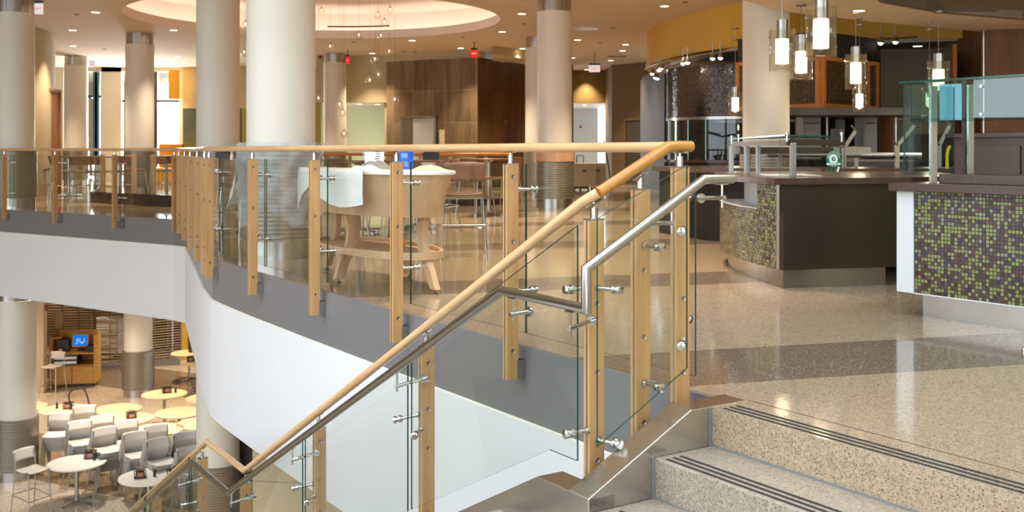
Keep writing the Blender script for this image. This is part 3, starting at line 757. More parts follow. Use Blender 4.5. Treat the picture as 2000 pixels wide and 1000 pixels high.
for k, n in enumerate((1.63, 3.01, 4.36, 5.38, 6.75, 8.12)):
    z1 = rail_z(n) - .1
    for dz in (.42, .98):
        standoff(sr, L(n - .01, SU + .038, z1 - dz), L(n - .10, P2, z1 - dz)); standoff(sr, L(n + .01, SU + .038, z1 - dz + .07), L(n + .09, P2, z1 - dz + .04))
HR = [L(0, -.12, .942), L(0, .043, .942), L(0, .652, .611), L(0, .652, .458), L(.587, .652, .464), L(4.12, .652, -1.349), L(4.95, .652, -1.335), L(9.9, .652, -1.335 - .515 * 4.95)]
hr = []
mb = MB(); mb.tube(HR, .0205, 18); hrail = obj('handrail_tube', mb, 'rail_steel', sr, smooth=True, label='brushed steel handrail tube')
def hbr(p, q, dirn):
    """bracket: saddle under the tube, vertical pin, arm to the post or pane"""
    p, q = V(p), V(q); mb = MB(); lo = p + V((0, 0, -.085))
    mb.bar(p + V((0, 0, -.022)) - dirn * .028, p + V((0, 0, -.022)) + dirn * .028, .018, .005)
    mb.tube([p + V((0, 0, -.024)), p + V((0, 0, -.12))], .0055, 8); mb.tube([lo - (q - lo).normalized() * .018, V((q.x, q.y, lo.z))], .0095, 10)
    e = V((q.x, q.y, lo.z)); mb.lathe([(0, -.006), (.021, -.006), (.021, .006), (0, .006)], e, 14, axis=(e - lo))
    obj('rail_bracket', mb, 'chrome', sr, smooth=True)
hbr(L(.10, .652, .458), L(.20, .47, .4), NN); hbr(L(.50, .652, .464), L(.50, P2 + .01, .4), NN)
hbr(L(0, .22, .846), L(.125, .22, .7), du); hbr(L(0, -.06, .942), L(.125, -.06, .8), UU)
for n in (1.55, 2.93, 4.05, 5.30, 6.67, 8.04):
    z = .464 - .5132 * (n - .587) if n < 4.2 else -1.335 - .515 * (n - 4.95)
    hbr(L(n, .652, z), L(n + .05, .47, z), dn)
# near steel handrail end on the other side of the stair
nr_ = thing('stair_handrail', L(-1.9, .9, -.3), 'end of a brushed steel handrail at the right edge by the dark floor band', 'handrail')
p0 = at(2003, 690, 3.6)
mb = MB(); mb.tube([p0 + V((-.012, 0, 0)), p0 + V((.35, -.1, -.02)), p0 + V((.5, -.6, -.35))], .021, 16); obj('handrail_tube', mb, 'rail_steel', nr_, smooth=True)
mb = MB(); q = p0 + V((.3, -.09, 0)); mb.tube([q, V((q.x, q.y, 0))], .012, 10); obj('rail_post', mb, 'rail_steel', nr_, smooth=True)
# ================================================================== COLUMNS
def column(loc, r, label, lower=True, wrap=True, cap=True, capz=CZ - .002, wrap_mat='rib_metal', wood_band=False, name='column'):
    x, y = loc; root = thing(name, (x, y, 0), label, 'column', 'round painted columns'); root['kind'] = 'thing'
    z0 = .18 if wrap else 0
    mb = MB(); mb.lathe([(r, z0 * .5), (r, capz - .27)], (x, y, 0), 64); obj('shaft', mb, 'column_paint', root, smooth=True)
    if cap:
        mb = MB()
        for k in range(16):
            a = 2 * math.pi * k / 16
            mb.lathe([(r * .95, capz - .27), (r * .95, capz)], (x, y, 0), 3, a0=k * 22.5 + .6, a1=k * 22.5 + 21.9)
        mb.lathe([(r * .93, capz - .27), (r * .93, capz)], (x, y, 0), 48)
        obj('capital', mb, 'steel', root, smooth=True)
    if wrap:
        mb = MB(); pr = [(r + .01, .17)]
        for k in range(21):
            z = .17 + k * .042; pr += [(r + .045, z + .003), (r + .045, z + .030), (r + .035, z + .034), (r + .035, z + .040)]
        pr += [(r + .045, 1.07), (r, 1.075)]
        mb.lathe(pr, (x, y, 0), 64); obj('ribbed_cladding', mb, wrap_mat, root, smooth=True)
        mb = MB(); mb.lathe([(r + .012, 0), (r + .012, .18)], (x, y, 0), 64); obj('base_ring', mb, 'steel', root, smooth=True)
    return root
def lower_column(loc, r, label):
    x, y = loc; root = thing('column', (x, y, LZ), label, 'column', 'round columns of the lower hall'); root['kind'] = 'thing'
    mb = MB(); mb.lathe([(r, LZ + .1), (r, -1.75)], (x, y, 0), 64); obj('shaft', mb, 'column_paint', root, smooth=True)
    mb = MB(); mb.lathe([(r * .95, -1.75), (r * .95, -1.557)], (x, y, 0), 48); obj('capital', mb, 'steel', root, smooth=True)
    mb = MB(); pr = [(r + .01, LZ + .17)]
    for k in range(22):
        z = LZ + .17 + k * .043; pr += [(r + .045, z + .003), (r + .045, z + .031), (r + .035, z + .035), (r + .035, z + .041)]
    pr += [(r + .045, LZ + 1.13), (r, LZ + 1.14)]
    mb.lathe(pr, (x, y, 0), 64); obj('ribbed_cladding', mb, 'rib_metal', root, smooth=True)
    mb = MB(); mb.lathe([(r + .012, LZ), (r + .012, LZ + .18)], (x, y, 0), 64); obj('base_ring', mb, 'steel', root, smooth=True)
def cx(x, Y): return (X(x, Y), Y)
column(cx(29, 19.8), .345, 'pale round column at the far left edge beside the brown door')
column(cx(273, 25.6), .335, 'round column with steel collar left of the yellow panel window')
column(cx(426, 17.0), .34, 'smooth pale column directly left of the widest column, at the balcony corner')
column(cx(549, 10.55), .338, 'widest nearest column wrapped in plastic film behind the oval table')
column(cx(654, 30.9), .33, 'slim distant column between glass globe pendants and mint green wall')
column(cx(1083, 19.6), .325, 'tan column beside the bright corridor opening with ribbed base')
column(cx(1051, 26.5), .325, 'column half hidden behind the tan column beside the tiled block')
column(cx(1496, 15.4), .335, 'tan column standing between the serving counters and the dark hood')
column(cx(148, 31.8), .335, 'washed out white column in front of the far left windows')
lower_column(cx(32, 19.9), .345, 'thick lower hall column with ribbed base beside the stacked chairs')
lower_column(cx(270, 26.6), .345, 'lower hall column with ribbed metal base beside the shutter grille')
lower_column(cx(426, 17.0), .34, 'smooth lower hall column behind the stair landing rail')

# ================================================================== SEATS AND TABLES
def ply(mb, rows): mb.grid(rows)
def seat_mesh(w, d, z, curve=.02, n=8):
    mb = MB(); rows = []
    for i in range(n + 1):
        t = i / n; y = -d / 2 + d * t; ww = w * (.94 + .06 * math.sin(math.pi * t)) / 2
        zz = z + curve * (math.cos(2 * math.pi * t) * .5) + (.0 if t > .12 else -.018 * (1 - t / .12))
        rows.append([V((ww * (2 * j / 6 - 1), y, zz + .012 * (abs(2 * j / 6 - 1) ** 2))) for j in range(7)])
    return mb.grid(rows)
def back_mesh(w, z0, z1, y, curve=.035):
    mb = MB(); rows = []
    for i in range(6):
        t = i / 5; z = z0 + (z1 - z0) * t
        rows.append([V((w / 2 * s, y + .05 * t - curve * (s * s - 1) * -1 * -1 + 0, z - .008 * s * s * (t > .9))) for s in [(-1 + 2 * j / 10) for j in range(11)]])
    return mb.grid(rows)
def make_seat(name, label, cat, ply_m, H, back=(.18, .40), metal='steel', w=.42, foot=True, group=None):
    """front faces -Y"""
    root = proto(name, label, cat, group); d = .40
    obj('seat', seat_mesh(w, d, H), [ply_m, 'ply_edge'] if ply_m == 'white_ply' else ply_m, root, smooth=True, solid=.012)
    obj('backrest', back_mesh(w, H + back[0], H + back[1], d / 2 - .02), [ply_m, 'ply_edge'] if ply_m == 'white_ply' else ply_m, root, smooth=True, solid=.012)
    for sx in (-1, 1):
        mb = MB(); mb.tube([(sx * (w / 2 - .02), -d / 2 + .05, H - .01), (sx * (w / 2 + .02), -d / 2 - .02, .008)], .0095, 8); mb.lathe([(.013, 0), (.013, .012), (0, .012)], (sx * (w / 2 + .02), -d / 2 - .02, 0), 8); obj('leg', mb, metal, root, smooth=True)
        mb = MB(); mb.tube([(sx * (w / 2 - .015), d / 2 + .0, H + back[1] - .04), (sx * (w / 2 - .015), d / 2 - .03, H + .02), (sx * (w / 2 + .02), d / 2 + .05, .008)], .0095, 8); mb.lathe([(.013, 0), (.013, .012), (0, .012)], (sx * (w / 2 + .02), d / 2 + .05, 0), 8); obj('leg', mb, metal, root, smooth=True)
    mb = MB(); q = w / 2 - .02
    mb.tube([(-q, -d / 2 + .06, H - .02), (q, -d / 2 + .06, H - .02)], .008, 6); mb.tube([(-q, d / 2 - .03, H - .02), (q, d / 2 - .03, H - .02)], .008, 6)
    if foot:
        fz = .28; k = w / 2 + .006
        mb.tube([(-k, -d / 2 - .0, fz), (k, -d / 2 - .0, fz)], .008, 6); mb.tube([(-k, d / 2 + .03, fz + .06), (k, d / 2 + .03, fz + .06)], .007, 6)
        for sx in (-1, 1): mb.tube([(sx * k, -d / 2, fz), (sx * k, d / 2 + .03, fz + .06)], .007, 6)
    obj('seat_frame', mb, metal, root, smooth=True)
    return root
def round_table(name, label, top_m, H, r, cat='table', group=None):
    root = proto(name, label, cat, group)
    mb = MB(); mb.lathe([(0, H - .028), (r - .006, H - .028), (r, H - .02), (r, H - .004), (r - .004, H), (0, H)], (0, 0, 0), 48); obj('tabletop', mb, top_m, root, smooth=True)
    mb = MB(); mb.lathe([(.036, .05), (.036, H - .06), (.09, H - .03)], (0, 0, 0), 16); obj('pole', mb, 'steel', root, smooth=True)
    for k in range(4):
        a = math.pi / 4 + k * math.pi / 2; c, s = math.cos(a), math.sin(a); mb = MB()
        mb.bar((.02 * c, .02 * s, .055), (.33 * c, .33 * s, .035), .05, .022); mb.lathe([(.02, 0), (.02, .025), (0, .025)], (.31 * c, .31 * s, 0), 8)
        obj('foot', mb, 'steel', root)
    return root
# --- lower hall tables
LT = Inst(round_table('round_table', 'x', 'white_laminate', .72, .49))
LTc = Inst(round_table('round_table', 'x', 'cream_laminate', .72, .49))
lt = [((150, 903), 1, 'round white table with caddy beside the white bar stool'), ((291, 930), 1, 'round white table with black caddy closest to the stair rail'),
      ((321, 769), 0, 'round cream table in front of the ribbed column base'), ((407, 777), 0, 'round cream table partly cut by the smooth column, in the far row'),
      ((350, 805), 0, 'round cream table touching the smooth column edge, second from back'), ((393, 826), 0, 'round cream table mostly hidden behind the smooth column'),
      ((309, 838), 0, 'round cream table directly behind the middle chair stacks'), ((253, 817), 0, 'round cream table holding a caddy behind the chair stacks'),
      ((230, 798), 0, 'large empty cream table in the open floor behind the stacks'), ((124, 799), 0, 'round cream table with caddy under the black looped handle'),
      ((44, 794), 0, 'round cream table peeking out beside the thick lower column'), ((370, 689), 0, 'farthest round cream table, near the yellow post'),
      ((392, 706), 0, 'small looking cream table behind the caddy near the fascia corner')]
tpos = []
for (px, wh, lab) in lt:
    p = on(px[0], px[1], LZ + .72); tpos.append(p)
    (LT if wh else LTc).put((p.x, p.y, LZ), R(20), lab, 'round tables in the lower hall')
# --- caddies
def make_caddy():
    root = proto('condiment_caddy', 'x', 'caddy')
    mb = MB(); a, b, h = .09, .06, .13
    mb.box((-a, -b, 0), (a, b, .012)); 
    for sx in (-1, 1):
        for sy in (-1, 1): mb.box((sx * a - .006, sy * b - .006, 0), (sx * a + .006, sy * b + .006, h))
    for z in (.05, h): 
        for sy in (-1, 1): mb.box((-a, sy * b - .004, z - .006), (a, sy * b + .004, z + .006))
        for sx in (-1, 1): mb.box((sx * a - .004, -b, z - .006), (sx * a + .004, b, z + .006))
    obj('rack', mb, 'black_plastic', root)
    mb = MB(); mb.box((-.05, -.068, .03), (.05, -.062, .10)); obj('card', mb, 'pink_card', root)
    mb = MB(); mb.box((-.07, -.045, .012), (.07, .045, .125)); obj('napkin_block', mb, 'dark_metal', root)
    mb = MB(); mb.tube([(-.05, 0, .125), (-.03, 0, .17), (.03, 0, .17), (.05, 0, .125)], .006, 6); obj('grip', mb, 'kiosk_wood', root)
    return root
CD = Inst(make_caddy())
for i, off, lab, rz in ((0, (.14, .25), 'black condiment caddy with pink card on the white table beside the bar stool', 10), (1, (-.12, -.08), 'black condiment caddy on the white table nearest the stair', 20),
                        (2, (.02, .10), 'black caddy on the table in front of the ribbed column base', 30), (7, (.03, .02), 'black caddy on the cream table right behind the chair stacks', 25),
                        (9, (.08, .05), 'caddy with pink card beside the black looped handle', 5), (11, (.05, .1), 'black caddy on the farthest cream table', 30), (12, (-.25, .0), 'black caddy on the cream table near the fascia corner', 10)):
    p = tpos[i]; CD.put((p.x + off[0], p.y + off[1], LZ + .72), R(rz), lab, 'condiment caddies')
CD.put((tpos[1].x + .42, tpos[1].y + .0, LZ + .72), R(60), 'black caddy at the right rim of the white table nearest the stair', 'condiment caddies')
def make_shaker():
    root = proto('sauce_bottle', 'x', 'bottle')
    mb = MB(); mb.lathe([(0, 0), (.024, 0), (.024, .09), (.012, .12), (.012, .14)], (0, 0, 0), 12); obj('bottle_body', mb, 'black_plastic', root, smooth=True)
    mb = MB(); mb.lathe([(.013, .13), (.013, .155), (0, .158)], (0, 0, 0), 12); obj('cap', mb, 'steel', root, smooth=True); return root
SB = Inst(make_shaker())
for i, off, lab in ((0, (.26, .12), 'small dark bottle beside the pink card caddy on the white table by the bar stool'), (1, (.10, -.02), 'small dark bottle standing alone on the white table nearest the stair'), (9, (-.16, .05), 'small dark bottle left of the caddy near the looped handle'), (2, (.22, .1), 'small bottle right of the caddy in front of the ribbed column')):
    p = tpos[i]; SB.put((p.x + off[0], p.y + off[1], LZ + .72), 0, lab, 'bottles on the lower tables')
# --- stacked chairs
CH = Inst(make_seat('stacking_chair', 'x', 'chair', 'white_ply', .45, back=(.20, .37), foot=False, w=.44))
stacks = [((116, 806), 8, 'stack behind the bar stool table', -4), ((165, 792), 8, 'stack under the looped handle', 12), ((156, 821), 9, 'stack behind the pink caddy card', 22),
          ((200, 811), 8, 'stack before the large empty table', 20), ((205, 834), 10, 'stack right of the bar stool table', 28), ((247, 821), 8, 'stack below the cream table caddy', 22),
          ((265, 843), 10, 'middle stack of the front row', 24), ((305, 829), 8, 'back stack third from smooth column', 22), ((309, 856), 10, 'stack behind the table nearest the stair', 30), ((362, 843), 8, 'back stack beside the smooth column', 22), ((370, 872), 9, 'stack nearest the stair landing rail', 26)]
PITCH = .037
for (px, n, lab, rz) in stacks:
    zt = LZ + .82 + PITCH * n; p = on(px[0], px[1], zt); a = R(rz + 12); n = n + 1
    # back centre sits .2 behind the seat centre
    bx, by = -math.sin(a) * .2, math.cos(a) * .2
    fx, fy = math.sin(a), -math.cos(a)
    for k in range(n):
        sh = .024 * (k - n + 1)
        o_ = CH.put((p.x - bx + fx * sh, p.y - by + fy * sh, LZ + PITCH * k), a, 'white chair %s, %s' % ('on top of its stack' if k == n - 1 else '%s from top of its stack' % ordi(n - 1 - k), lab), 'stacked white chairs')
# --- bar stools in the lower hall
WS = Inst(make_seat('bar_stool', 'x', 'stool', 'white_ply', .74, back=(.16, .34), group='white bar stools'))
p = on(63, 918, LZ + .74); WS.put((p.x, p.y, LZ), R(62), 'white bar stool pulled up to the round white table', 'white bar stools')
p = on(103, 716, LZ + .74); WS.put((p.x, p.y, LZ), R(-12), 'white bar stool in front of the wooden till kiosk', 'white bar stools')
# black looped trolley handle behind the stacks
tr = on(152, 800, LZ); 
t = thing('hand_truck', (on(152, 812, LZ + .6).x, on(152, 812, LZ + .6).y, LZ), 'black hand truck with a tall looped handle behind the chair stacks', 'hand truck')
b = OFF[t.name]
mb = MB(); w = .15
zb = LZ + .05
mb.tube(smoothp([(b.x - w, b.y, zb), (b.x - w, b.y, LZ + .75), (b.x - w * 1.25, b.y, LZ + 1.0), (b.x - w * .9, b.y, LZ + 1.12), (b.x + w * .5, b.y, LZ + 1.2), (b.x + w * 1.2, b.y + .02, LZ + 1.03), (b.x + w * 1.6, b.y + .03, LZ + .75)], 6), .017, 8); obj('handle_loop', mb, 'black_plastic', t, smooth=True)
mb = MB(); mb.tube([(b.x + w * 1.6, b.y + .03, LZ + .76), (b.x + w * 1.6, b.y, zb)], .015, 8)
for z in (.25, .5): mb.tube([(b.x - w, b.y, LZ + z), (b.x + w * 1.6, b.y, LZ + z)], .012, 6)
mb.box((b.x - w, b.y - .2, LZ + .02), (b.x + w * 1.6, b.y, LZ + .035)); obj('truck_frame', mb, 'black_plastic', t, smooth=True)
for sx in (-w - .04, w * 1.6 + .04):
    mb = MB(); mb.lathe([(0, -.02), (.07, -.02), (.08, 0), (.07, .02), (0, .02)], (b.x + sx, b.y + .05, LZ + .08), 16, axis=(1, 0, 0)); obj('wheel', mb, 'rubber', t, smooth=True)

# --- till kiosk
kp = V((-11.48, 27.75, LZ)); t = thing('till_kiosk', kp, 'honey coloured wooden till kiosk on castors with open shelves and two doors', 'kiosk')
ca, sa = math.cos(R(12)), math.sin(R(12))
K = lambda v: kp + V((v[0] * ca - v[1] * sa, v[0] * sa + v[1] * ca, v[2]))
def kb(a, b, name, m, par=t): mb = MB(); mb.box(a, b, lambda v: K(v)); return obj(name, mb, m, par, bevel=.004)
kb((-.57, -.38, .09), (-.51, .38, 1.28), 'side_panel', 'kiosk_wood'); kb((.51, -.38, .09), (.57, .38, 1.35), 'side_panel', 'kiosk_wood')
kb((-.51, .33, .09), (.51, .38, 1.38), 'back_panel', 'kiosk_wood'); kb((-.51, -.38, .86), (.51, .33, .90), 'counter_shelf', 'kiosk_wood')
kb((-.51, -.36, .55), (.51, .33, .58), 'lower_shelf', 'kiosk_wood'); kb((-.51, -.36, .09), (.51, .33, .13), 'base_panel', 'kiosk_wood')
kb((-.57, -.38, 1.28), (-.3, .38, 1.31), 'top_shelf', 'kiosk_wood')
for sx in (0, 1):
    d_ = kb((-.555 + .51 * sx, -.385, .12), (-.005 + .51 * sx, -.365, .545), 'door', 'kiosk_wood')
for sx in (-.5, .5):
    for sy in (-.3, .3):
        mb = MB(); mb.lathe([(0, -.015), (.04, -.015), (.04, .015), (0, .015)], K((sx, sy, .045)), 12, axis=(1, .2, 0)); obj('castor', mb, 'rubber', t, smooth=True)
def kthing(name, lab, cat, parts, base):
    r = thing(name, K(base), lab, cat)
    for (nm, m, boxes) in parts:
        mb = MB()
        for a, b in boxes: mb.box(a, b, lambda v: K(v))
        obj(nm, mb, m, r, bevel=.003)
    return r
# tilted monitor with blue screen
mt = thing('till_monitor', K((.05, -.05, .9)), 'till monitor with a glowing blue screen on the kiosk shelf', 'monitor')
def tilt(v): 
    y, z = v[1], v[2]; a = R(-14); c, s = math.cos(a), math.sin(a)
    return K((.12 + v[0] + .0, -.05 + y * c - z * s, 1.0 + y * s + z * c))
mb = MB(); mb.box((-.20, -.03, 0), (.20, .03, .32), tilt); obj('monitor_body', mb, 'kiosk_wood', mt)
mb = MB(); mb.box((-.17, -.034, .03), (.17, -.031, .30), tilt); sc = obj('screen', mb, 'screen_blue', mt)
mb = MB()
for (a, b) in (((-.09, .13), (-.05, .22)), ((-.02, .10), (.0, .22)), ((.02, .08), (.07, .13)), ((.09, .1), (.11, .22)), ((-.12, .08), (-.05, .1))): mb.box((a[0], -.0355, a[1]), (b[0], -.0345, b[1]), tilt)
obj('screen_print', mb, 'screen_white', sc)
mb = MB(); mb.box((.05, -.1, .9), (.22, .08, .92), lambda v: K(v)); mb.box((.1, -.04, .9), (.17, .02, 1.05), lambda v: K(v)); obj('stand', mb, 'black_plastic', mt)
kthing('card_terminal', 'dark card terminal left of the blue screen on the kiosk', 'terminal', [('terminal_body', 'dark_metal', [((-.42, -.18, .9), (-.14, .1, 1.22))])], (-.3, 0, .9))
kthing('receipt_printer', 'black receipt printer right of the blue screen on the kiosk', 'printer', [('printer_body', 'black_plastic', [((.3, -.25, .9), (.52, .1, 1.04))])], (.4, 0, .9))
kthing('cash_drawer', 'grey cash drawer lying on the kiosk shelf under the screen', 'drawer', [('drawer_body', 'dark_metal', [((-.5, -.3, .58), (.1, .2, .84))]), ('drawer_front', 'steel', [((-.48, -.31, .73), (.08, -.3, .80)), ((-.48, -.31, .61), (.08, -.3, .68))])], (-.2, 0, .58))
cp = K((-.32, -.28, .9)); mb = MB(); mb.lathe([(0, 0), (.035, 0), (.045, .1), (.04, .1), (.03, .01)], cp, 14); tag(obj('paper_cup', mb, 'cream_laminate', smooth=True), 'small tan cup on the kiosk shelf', 'cup')
# round mirror on stalk on top of kiosk
mr = thing('oval_sign', K((-.45, .0, 1.31)), 'oval tan sign on a short black stand on top of the kiosk', 'sign')
q = K((-.45, 0, 1.31)); mb = MB(); mb.lathe([(0, 0), (.07, 0), (.07, .015), (.012, .02), (.012, .2)], q, 12); obj('stand', mb, 'black_plastic', mr, smooth=True)
mb = MB(); pts = [q + V((.13 * math.cos(R(k)), 0, .42 + .25 * math.sin(R(k)))) for k in range(0, 360, 15)]; mb.extr(pts, (0, .03, 0)); obj('oval_board', mb, 'bin_tan', mr)

# --- rolling shutter grilles and what stands behind them
def grille(name, x0, x1, y0, y1, z0, z1, lab):
    r = thing(name, ((x0 + x1) / 2, (y0 + y1) / 2, z0), lab, 'security grille', 'rolling security grilles')
    a = V((x0, y0, 0)); b = V((x1, y1, 0)); mb = MB(); n = int((z1 - z0) / .075)
    for k in range(n + 1):
        z = z0 + k * .075; mb.tube([a + V((0, 0, z)), b + V((0, 0, z))], .013, 5)
    obj('grille_bar', mb, 'bin_tan', r)['kind'] = 'stuff'
    mb = MB(); m = int((b - a).length / .35)
    for k in range(m + 1): p = a + (b - a) * k / m; mb.box((p.x - .008, p.y - .008, z0), (p.x + .008, p.y + .008, z1))
    obj('link_strip', mb, 'steel', r)['kind'] = 'stuff'
    mb = MB(); mb.bar(a + V((0, 0, z0 + .04)), b + V((0, 0, z0 + .04)), .06, .08); obj('bottom_bar', mb, 'steel', r)
grille('security_grille', -13.2, -11.92, 29.9, 30.05, LZ + .0, -1.6, 'rolling security grille behind the wooden kiosk')
grille('security_grille', -11.85, -10.75, 30.05, 30.3, LZ, -1.6, 'rolling security grille just left of the ribbed lower column')
grille('security_grille', -10.68, -9.72, 30.35, 31.0, LZ, -1.6, 'rolling security grille right of the ribbed lower column')
mb = MB(); mb.bar((-11.885, 30.05, LZ), (-11.885, 30.05, -1.6), .06, .06); mb.bar((-10.715, 30.33, LZ), (-10.715, 30.33, -1.6), .06, .06); struct(obj('trim_8', mb, 'steel'))
mb = MB(); mb.bar((-9.62, 31.05, LZ), (-9.62, 31.05, -1.6), .15, .15); struct(obj('trim_9', mb, 'yellow_paint'))
mb = MB(); mb.bar((-13.2, 29.5, LZ + .05), (-9.6, 30.5, LZ + .05), .5, .1); struct(obj('trim_10', mb, 'fascia_grey'))
def wire_rack(x, y, w, rz, lab, cover):
    r = proto('wire_rack', lab, 'rack', 'wire racks behind the grille'); r.location = (x, y, LZ); r.rotation_euler.z = R(rz)
    OFF[r.name] = V((0, 0, 0)); mb = MB()
    for sx in (-w / 2, w / 2):
        for sy in (-.22, .22): mb.tube([(sx, sy, 0), (sx, sy, 1.35)], .018, 6)
    obj('upright', mb, 'steel', r)
    for z in (.15, .5, .85, 1.25):
        mb = MB()
        for k in range(9): y_ = -.22 + .055 * k; mb.tube([(-w / 2, y_, z), (w / 2, y_, z)], .006, 4)
        mb.tube([(-w / 2, -.22, z + .03), (0, -.22, z + .07), (w / 2, -.22, z + .03)], .014, 5); obj('shelf', mb, 'dark_metal', r)
    if cover:
        mb = MB(); mb.box((-w / 2 + .04, -.18, .22), (w / 2 - .04, .18, 1.22)); obj('white_cover', mb, 'white_laminate', r, bevel=.02)
wire_rack(-11.85, 31.0, .85, -14, 'wire rack with white boxes behind the grille beside the kiosk', True)
wire_rack(-10.75, 32.0, .85, 16, 'empty wire rack behind the grille right of the ribbed column', False)

# ================================================================== UPPER FLOOR FURNITURE
# oval high table
oc = L(5.06, -1.05); oc = V((-1.12, 8.62, 0))
t = thing('oval_table', oc, 'oval oak veneered high table with white top and curved legs behind the glass railing', 'table')
def ov(a, b, z, n=64, c=oc): return [c + NN * (a * math.cos(2 * math.pi * k / n)) + UU * (b * math.sin(2 * math.pi * k / n)) + V((0, 0, z)) for k in range(n)]
mb = MB(); rws = [ov(.02, .01, .875), ov(1.04, .42, .875), ov(1.06, .44, .882), ov(1.06, .44, .900), ov(1.05, .43, .906), ov(.02, .01, .906)]
mb.grid(rws, True); obj('tabletop', mb, 'white_laminate', t, smooth=True)
mb = MB(); mb.grid([ov(1.03, .41, .878), ov(.98, .385, .76), ov(.93, .36, .62), ov(.91, .35, .56), ov(.89, .33, .56), ov(1.0, .39, .87)], True); obj('apron', mb, 'table_oak', t, smooth=True)
for (rd, r0, sg) in ((NN, .80, 1), (NN, .84, -1), (UU, .24, 1), (UU, .24, -1)):
    rd = rd * sg; tg = V((-rd.y, rd.x, 0)); mb = MB(); rows = []
    for i in range(15):
        t_ = i / 14; r_ = r0 - .05 * math.sin(math.pi * min(1, t_ * 1.25)) + (.16 if abs(r0) > .5 else .08) * t_ ** 2.6; w_ = .058 - .016 * t_
        p = oc + rd * r_ + V((0, 0, .62 - .585 * t_)); rows.append([p + rd * w_ + tg * .024, p - rd * w_ + tg * .024, p - rd * w_ - tg * .024, p + rd * w_ - tg * .024])
    mb.grid(rows, True); mb.face(rows[-1]); lg = obj('leg', mb, 'table_oak', t, bevel=.003)
    p = rows[-1][0] * .25 + rows[-1][1] * .25 + rows[-1][2] * .25 + rows[-1][3] * .25; mb = MB(); mb.lathe([(0, 0), (.02, 0), (.016, .012), (.006, .015), (.006, .04)], (p.x, p.y, 0), 10); obj('leveling_foot', mb, 'dark_metal', lg, smooth=True)
mb = MB(); mb.grid([ov(.93, .36, .245), ov(.93, .36, .30), ov(.90, .33, .30), ov(.90, .33, .27), ov(.02, .01, .27), ov(.02, .01, .245), ov(.93, .36, .245)], True); obj('footrest_shelf', mb, 'table_oak', t, smooth=True)
# plastic sheets, buckets
def sheet(name, pts_fn, nu, nv, m, lab, cat, smooth=True, solid=0, amp=.0, parent=None):
    mb = MB(); rows = []
    for i in range(nu + 1): rows.append([pts_fn(i / nu, j / nv) + V((random.uniform(-amp, amp), random.uniform(-amp, amp), random.uniform(-amp, amp))) for j in range(nv + 1)])
    mb.grid(rows); o = obj(name, mb, m, parent, smooth=smooth, solid=solid)
    return tag(o, lab, cat) if parent is None else o
def drape(s, t_):
    a = 2.35 + s * 1.5                  # around the far left end of the oval
    k = 2 * math.pi * 0
    out = max(t_ - .55, 0)
    rad = .55 + .52 * min(t_, .55) / .55; hang = (.12 + .22 * abs(math.sin(s * 5.2)) ** .8 * (1.2 - s * .5)) * out / .45
    p = oc + NN * (1.065 * math.cos(s * 1.95 + .2) * min(rad, 1.04) / 1.0) + UU * (.448 * math.sin(s * 1.95 + .2) * min(rad, 1.04))
    p = p + (NN * math.cos(s * 1.95 + .2) + UU * math.sin(s * 1.95 + .2)) * (.012 + .02 * math.sin(9 * s) ** 2 * (out > 0))
    return p + V((0, 0, .912 - hang))
sheet('plastic_sheet', drape, 44, 22, 'plastic_white', 'thin white plastic sheet draped over the left end of the oval table', 'plastic sheet', amp=.004)
def crump(cx_, cy_, w, d, h, seed, z=.908):
    def f(s, t_):
        r = random.Random(seed); x = (s - .5) * w; y = (t_ - .5) * d
        q = 0
        for k in range(5): q += math.sin(s * r.uniform(6, 22) + r.uniform(0, 6) + t_ * r.uniform(-9, 9)) * r.uniform(.3, 1)
        e = max(0, 1 - (abs(2 * s - 1)) ** 2.2) * max(0, 1 - (abs(2 * t_ - 1)) ** 2.2)
        return V((cx_, cy_, 0)) + NN * x + UU * y + V((0, 0, z + e * (h * .7 + .012 * q)))
    return f
bA = at(735, 318, 8.75); sheet('crumpled_cloth', crump(bA.x, bA.y, .34, .26, .075, 3), 30, 24, 'cloth_grey', 'crumpled grey cloth lying on the oval table before the white bucket', 'cloth')
bC = at(846, 333, 8.15); sheet('paper_sheet', crump(bC.x - .02, bC.y, .3, .22, .035, 9), 20, 16, 'paper', 'rumpled pale sheet on the right end of the oval table', 'sheet')
bD = at(712, 328, 8.6); sheet('plastic_wrap', crump(bD.x, bD.y, .42, .2, .02, 12), 24, 14, 'plastic_white', 'flat crinkled film lying in front of the grey cloth', 'plastic sheet')
def bucket(px, Y, r, h, m, lab, pr):
    p = at(px, 300, Y); z = .907; t = thing('paint_bucket', (p.x, p.y, z), lab, 'bucket')
    mb = MB(); mb.lathe([(0, z), (r * .92, z), (r, z + h), (r * .97, z + h), (r * .9, z + .01)], (p.x, p.y, 0), 32); bd = obj('bucket_body', mb, m, t, smooth=True)
    mb = MB(); mb.lathe([(r + .004, z + h - .03), (r + .01, z + h - .02), (r + .01, z + h), (0, z + h + .004)], (p.x, p.y, 0), 32); obj('lid', mb, m, t, smooth=True)
    mb = MB()
    for (a0, a1, z0, z1) in pr:
        mb.lathe([(r * .955 + .0035, z + z0), (r * .975 + .0035, z + z1)], (p.x, p.y, 0), max(2, int((a1 - a0) / 5)), a0=a0, a1=a1)
    if pr: obj('printing', mb, 'ink_grey' if m == 'bucket_white' else 'ink_light', bd)
    mb = MB(); mb.tube([(p.x - r - .006, p.y, z + h * .8), (p.x - r * .9, p.y - r * .6, z + h * .55), (p.x, p.y - r - .012, z + h * .45), (p.x + r * .9, p.y - r * .6, z + h * .55), (p.x + r + .006, p.y, z + h * .8)], .003, 6) if False else mb.tube([(p.x - r - .006, p.y, z + h * .8), (p.x - r - .008, p.y, z + h * .6)], .004, 6)
    obj('handle', mb, 'steel', t, smooth=True); return t, p, z
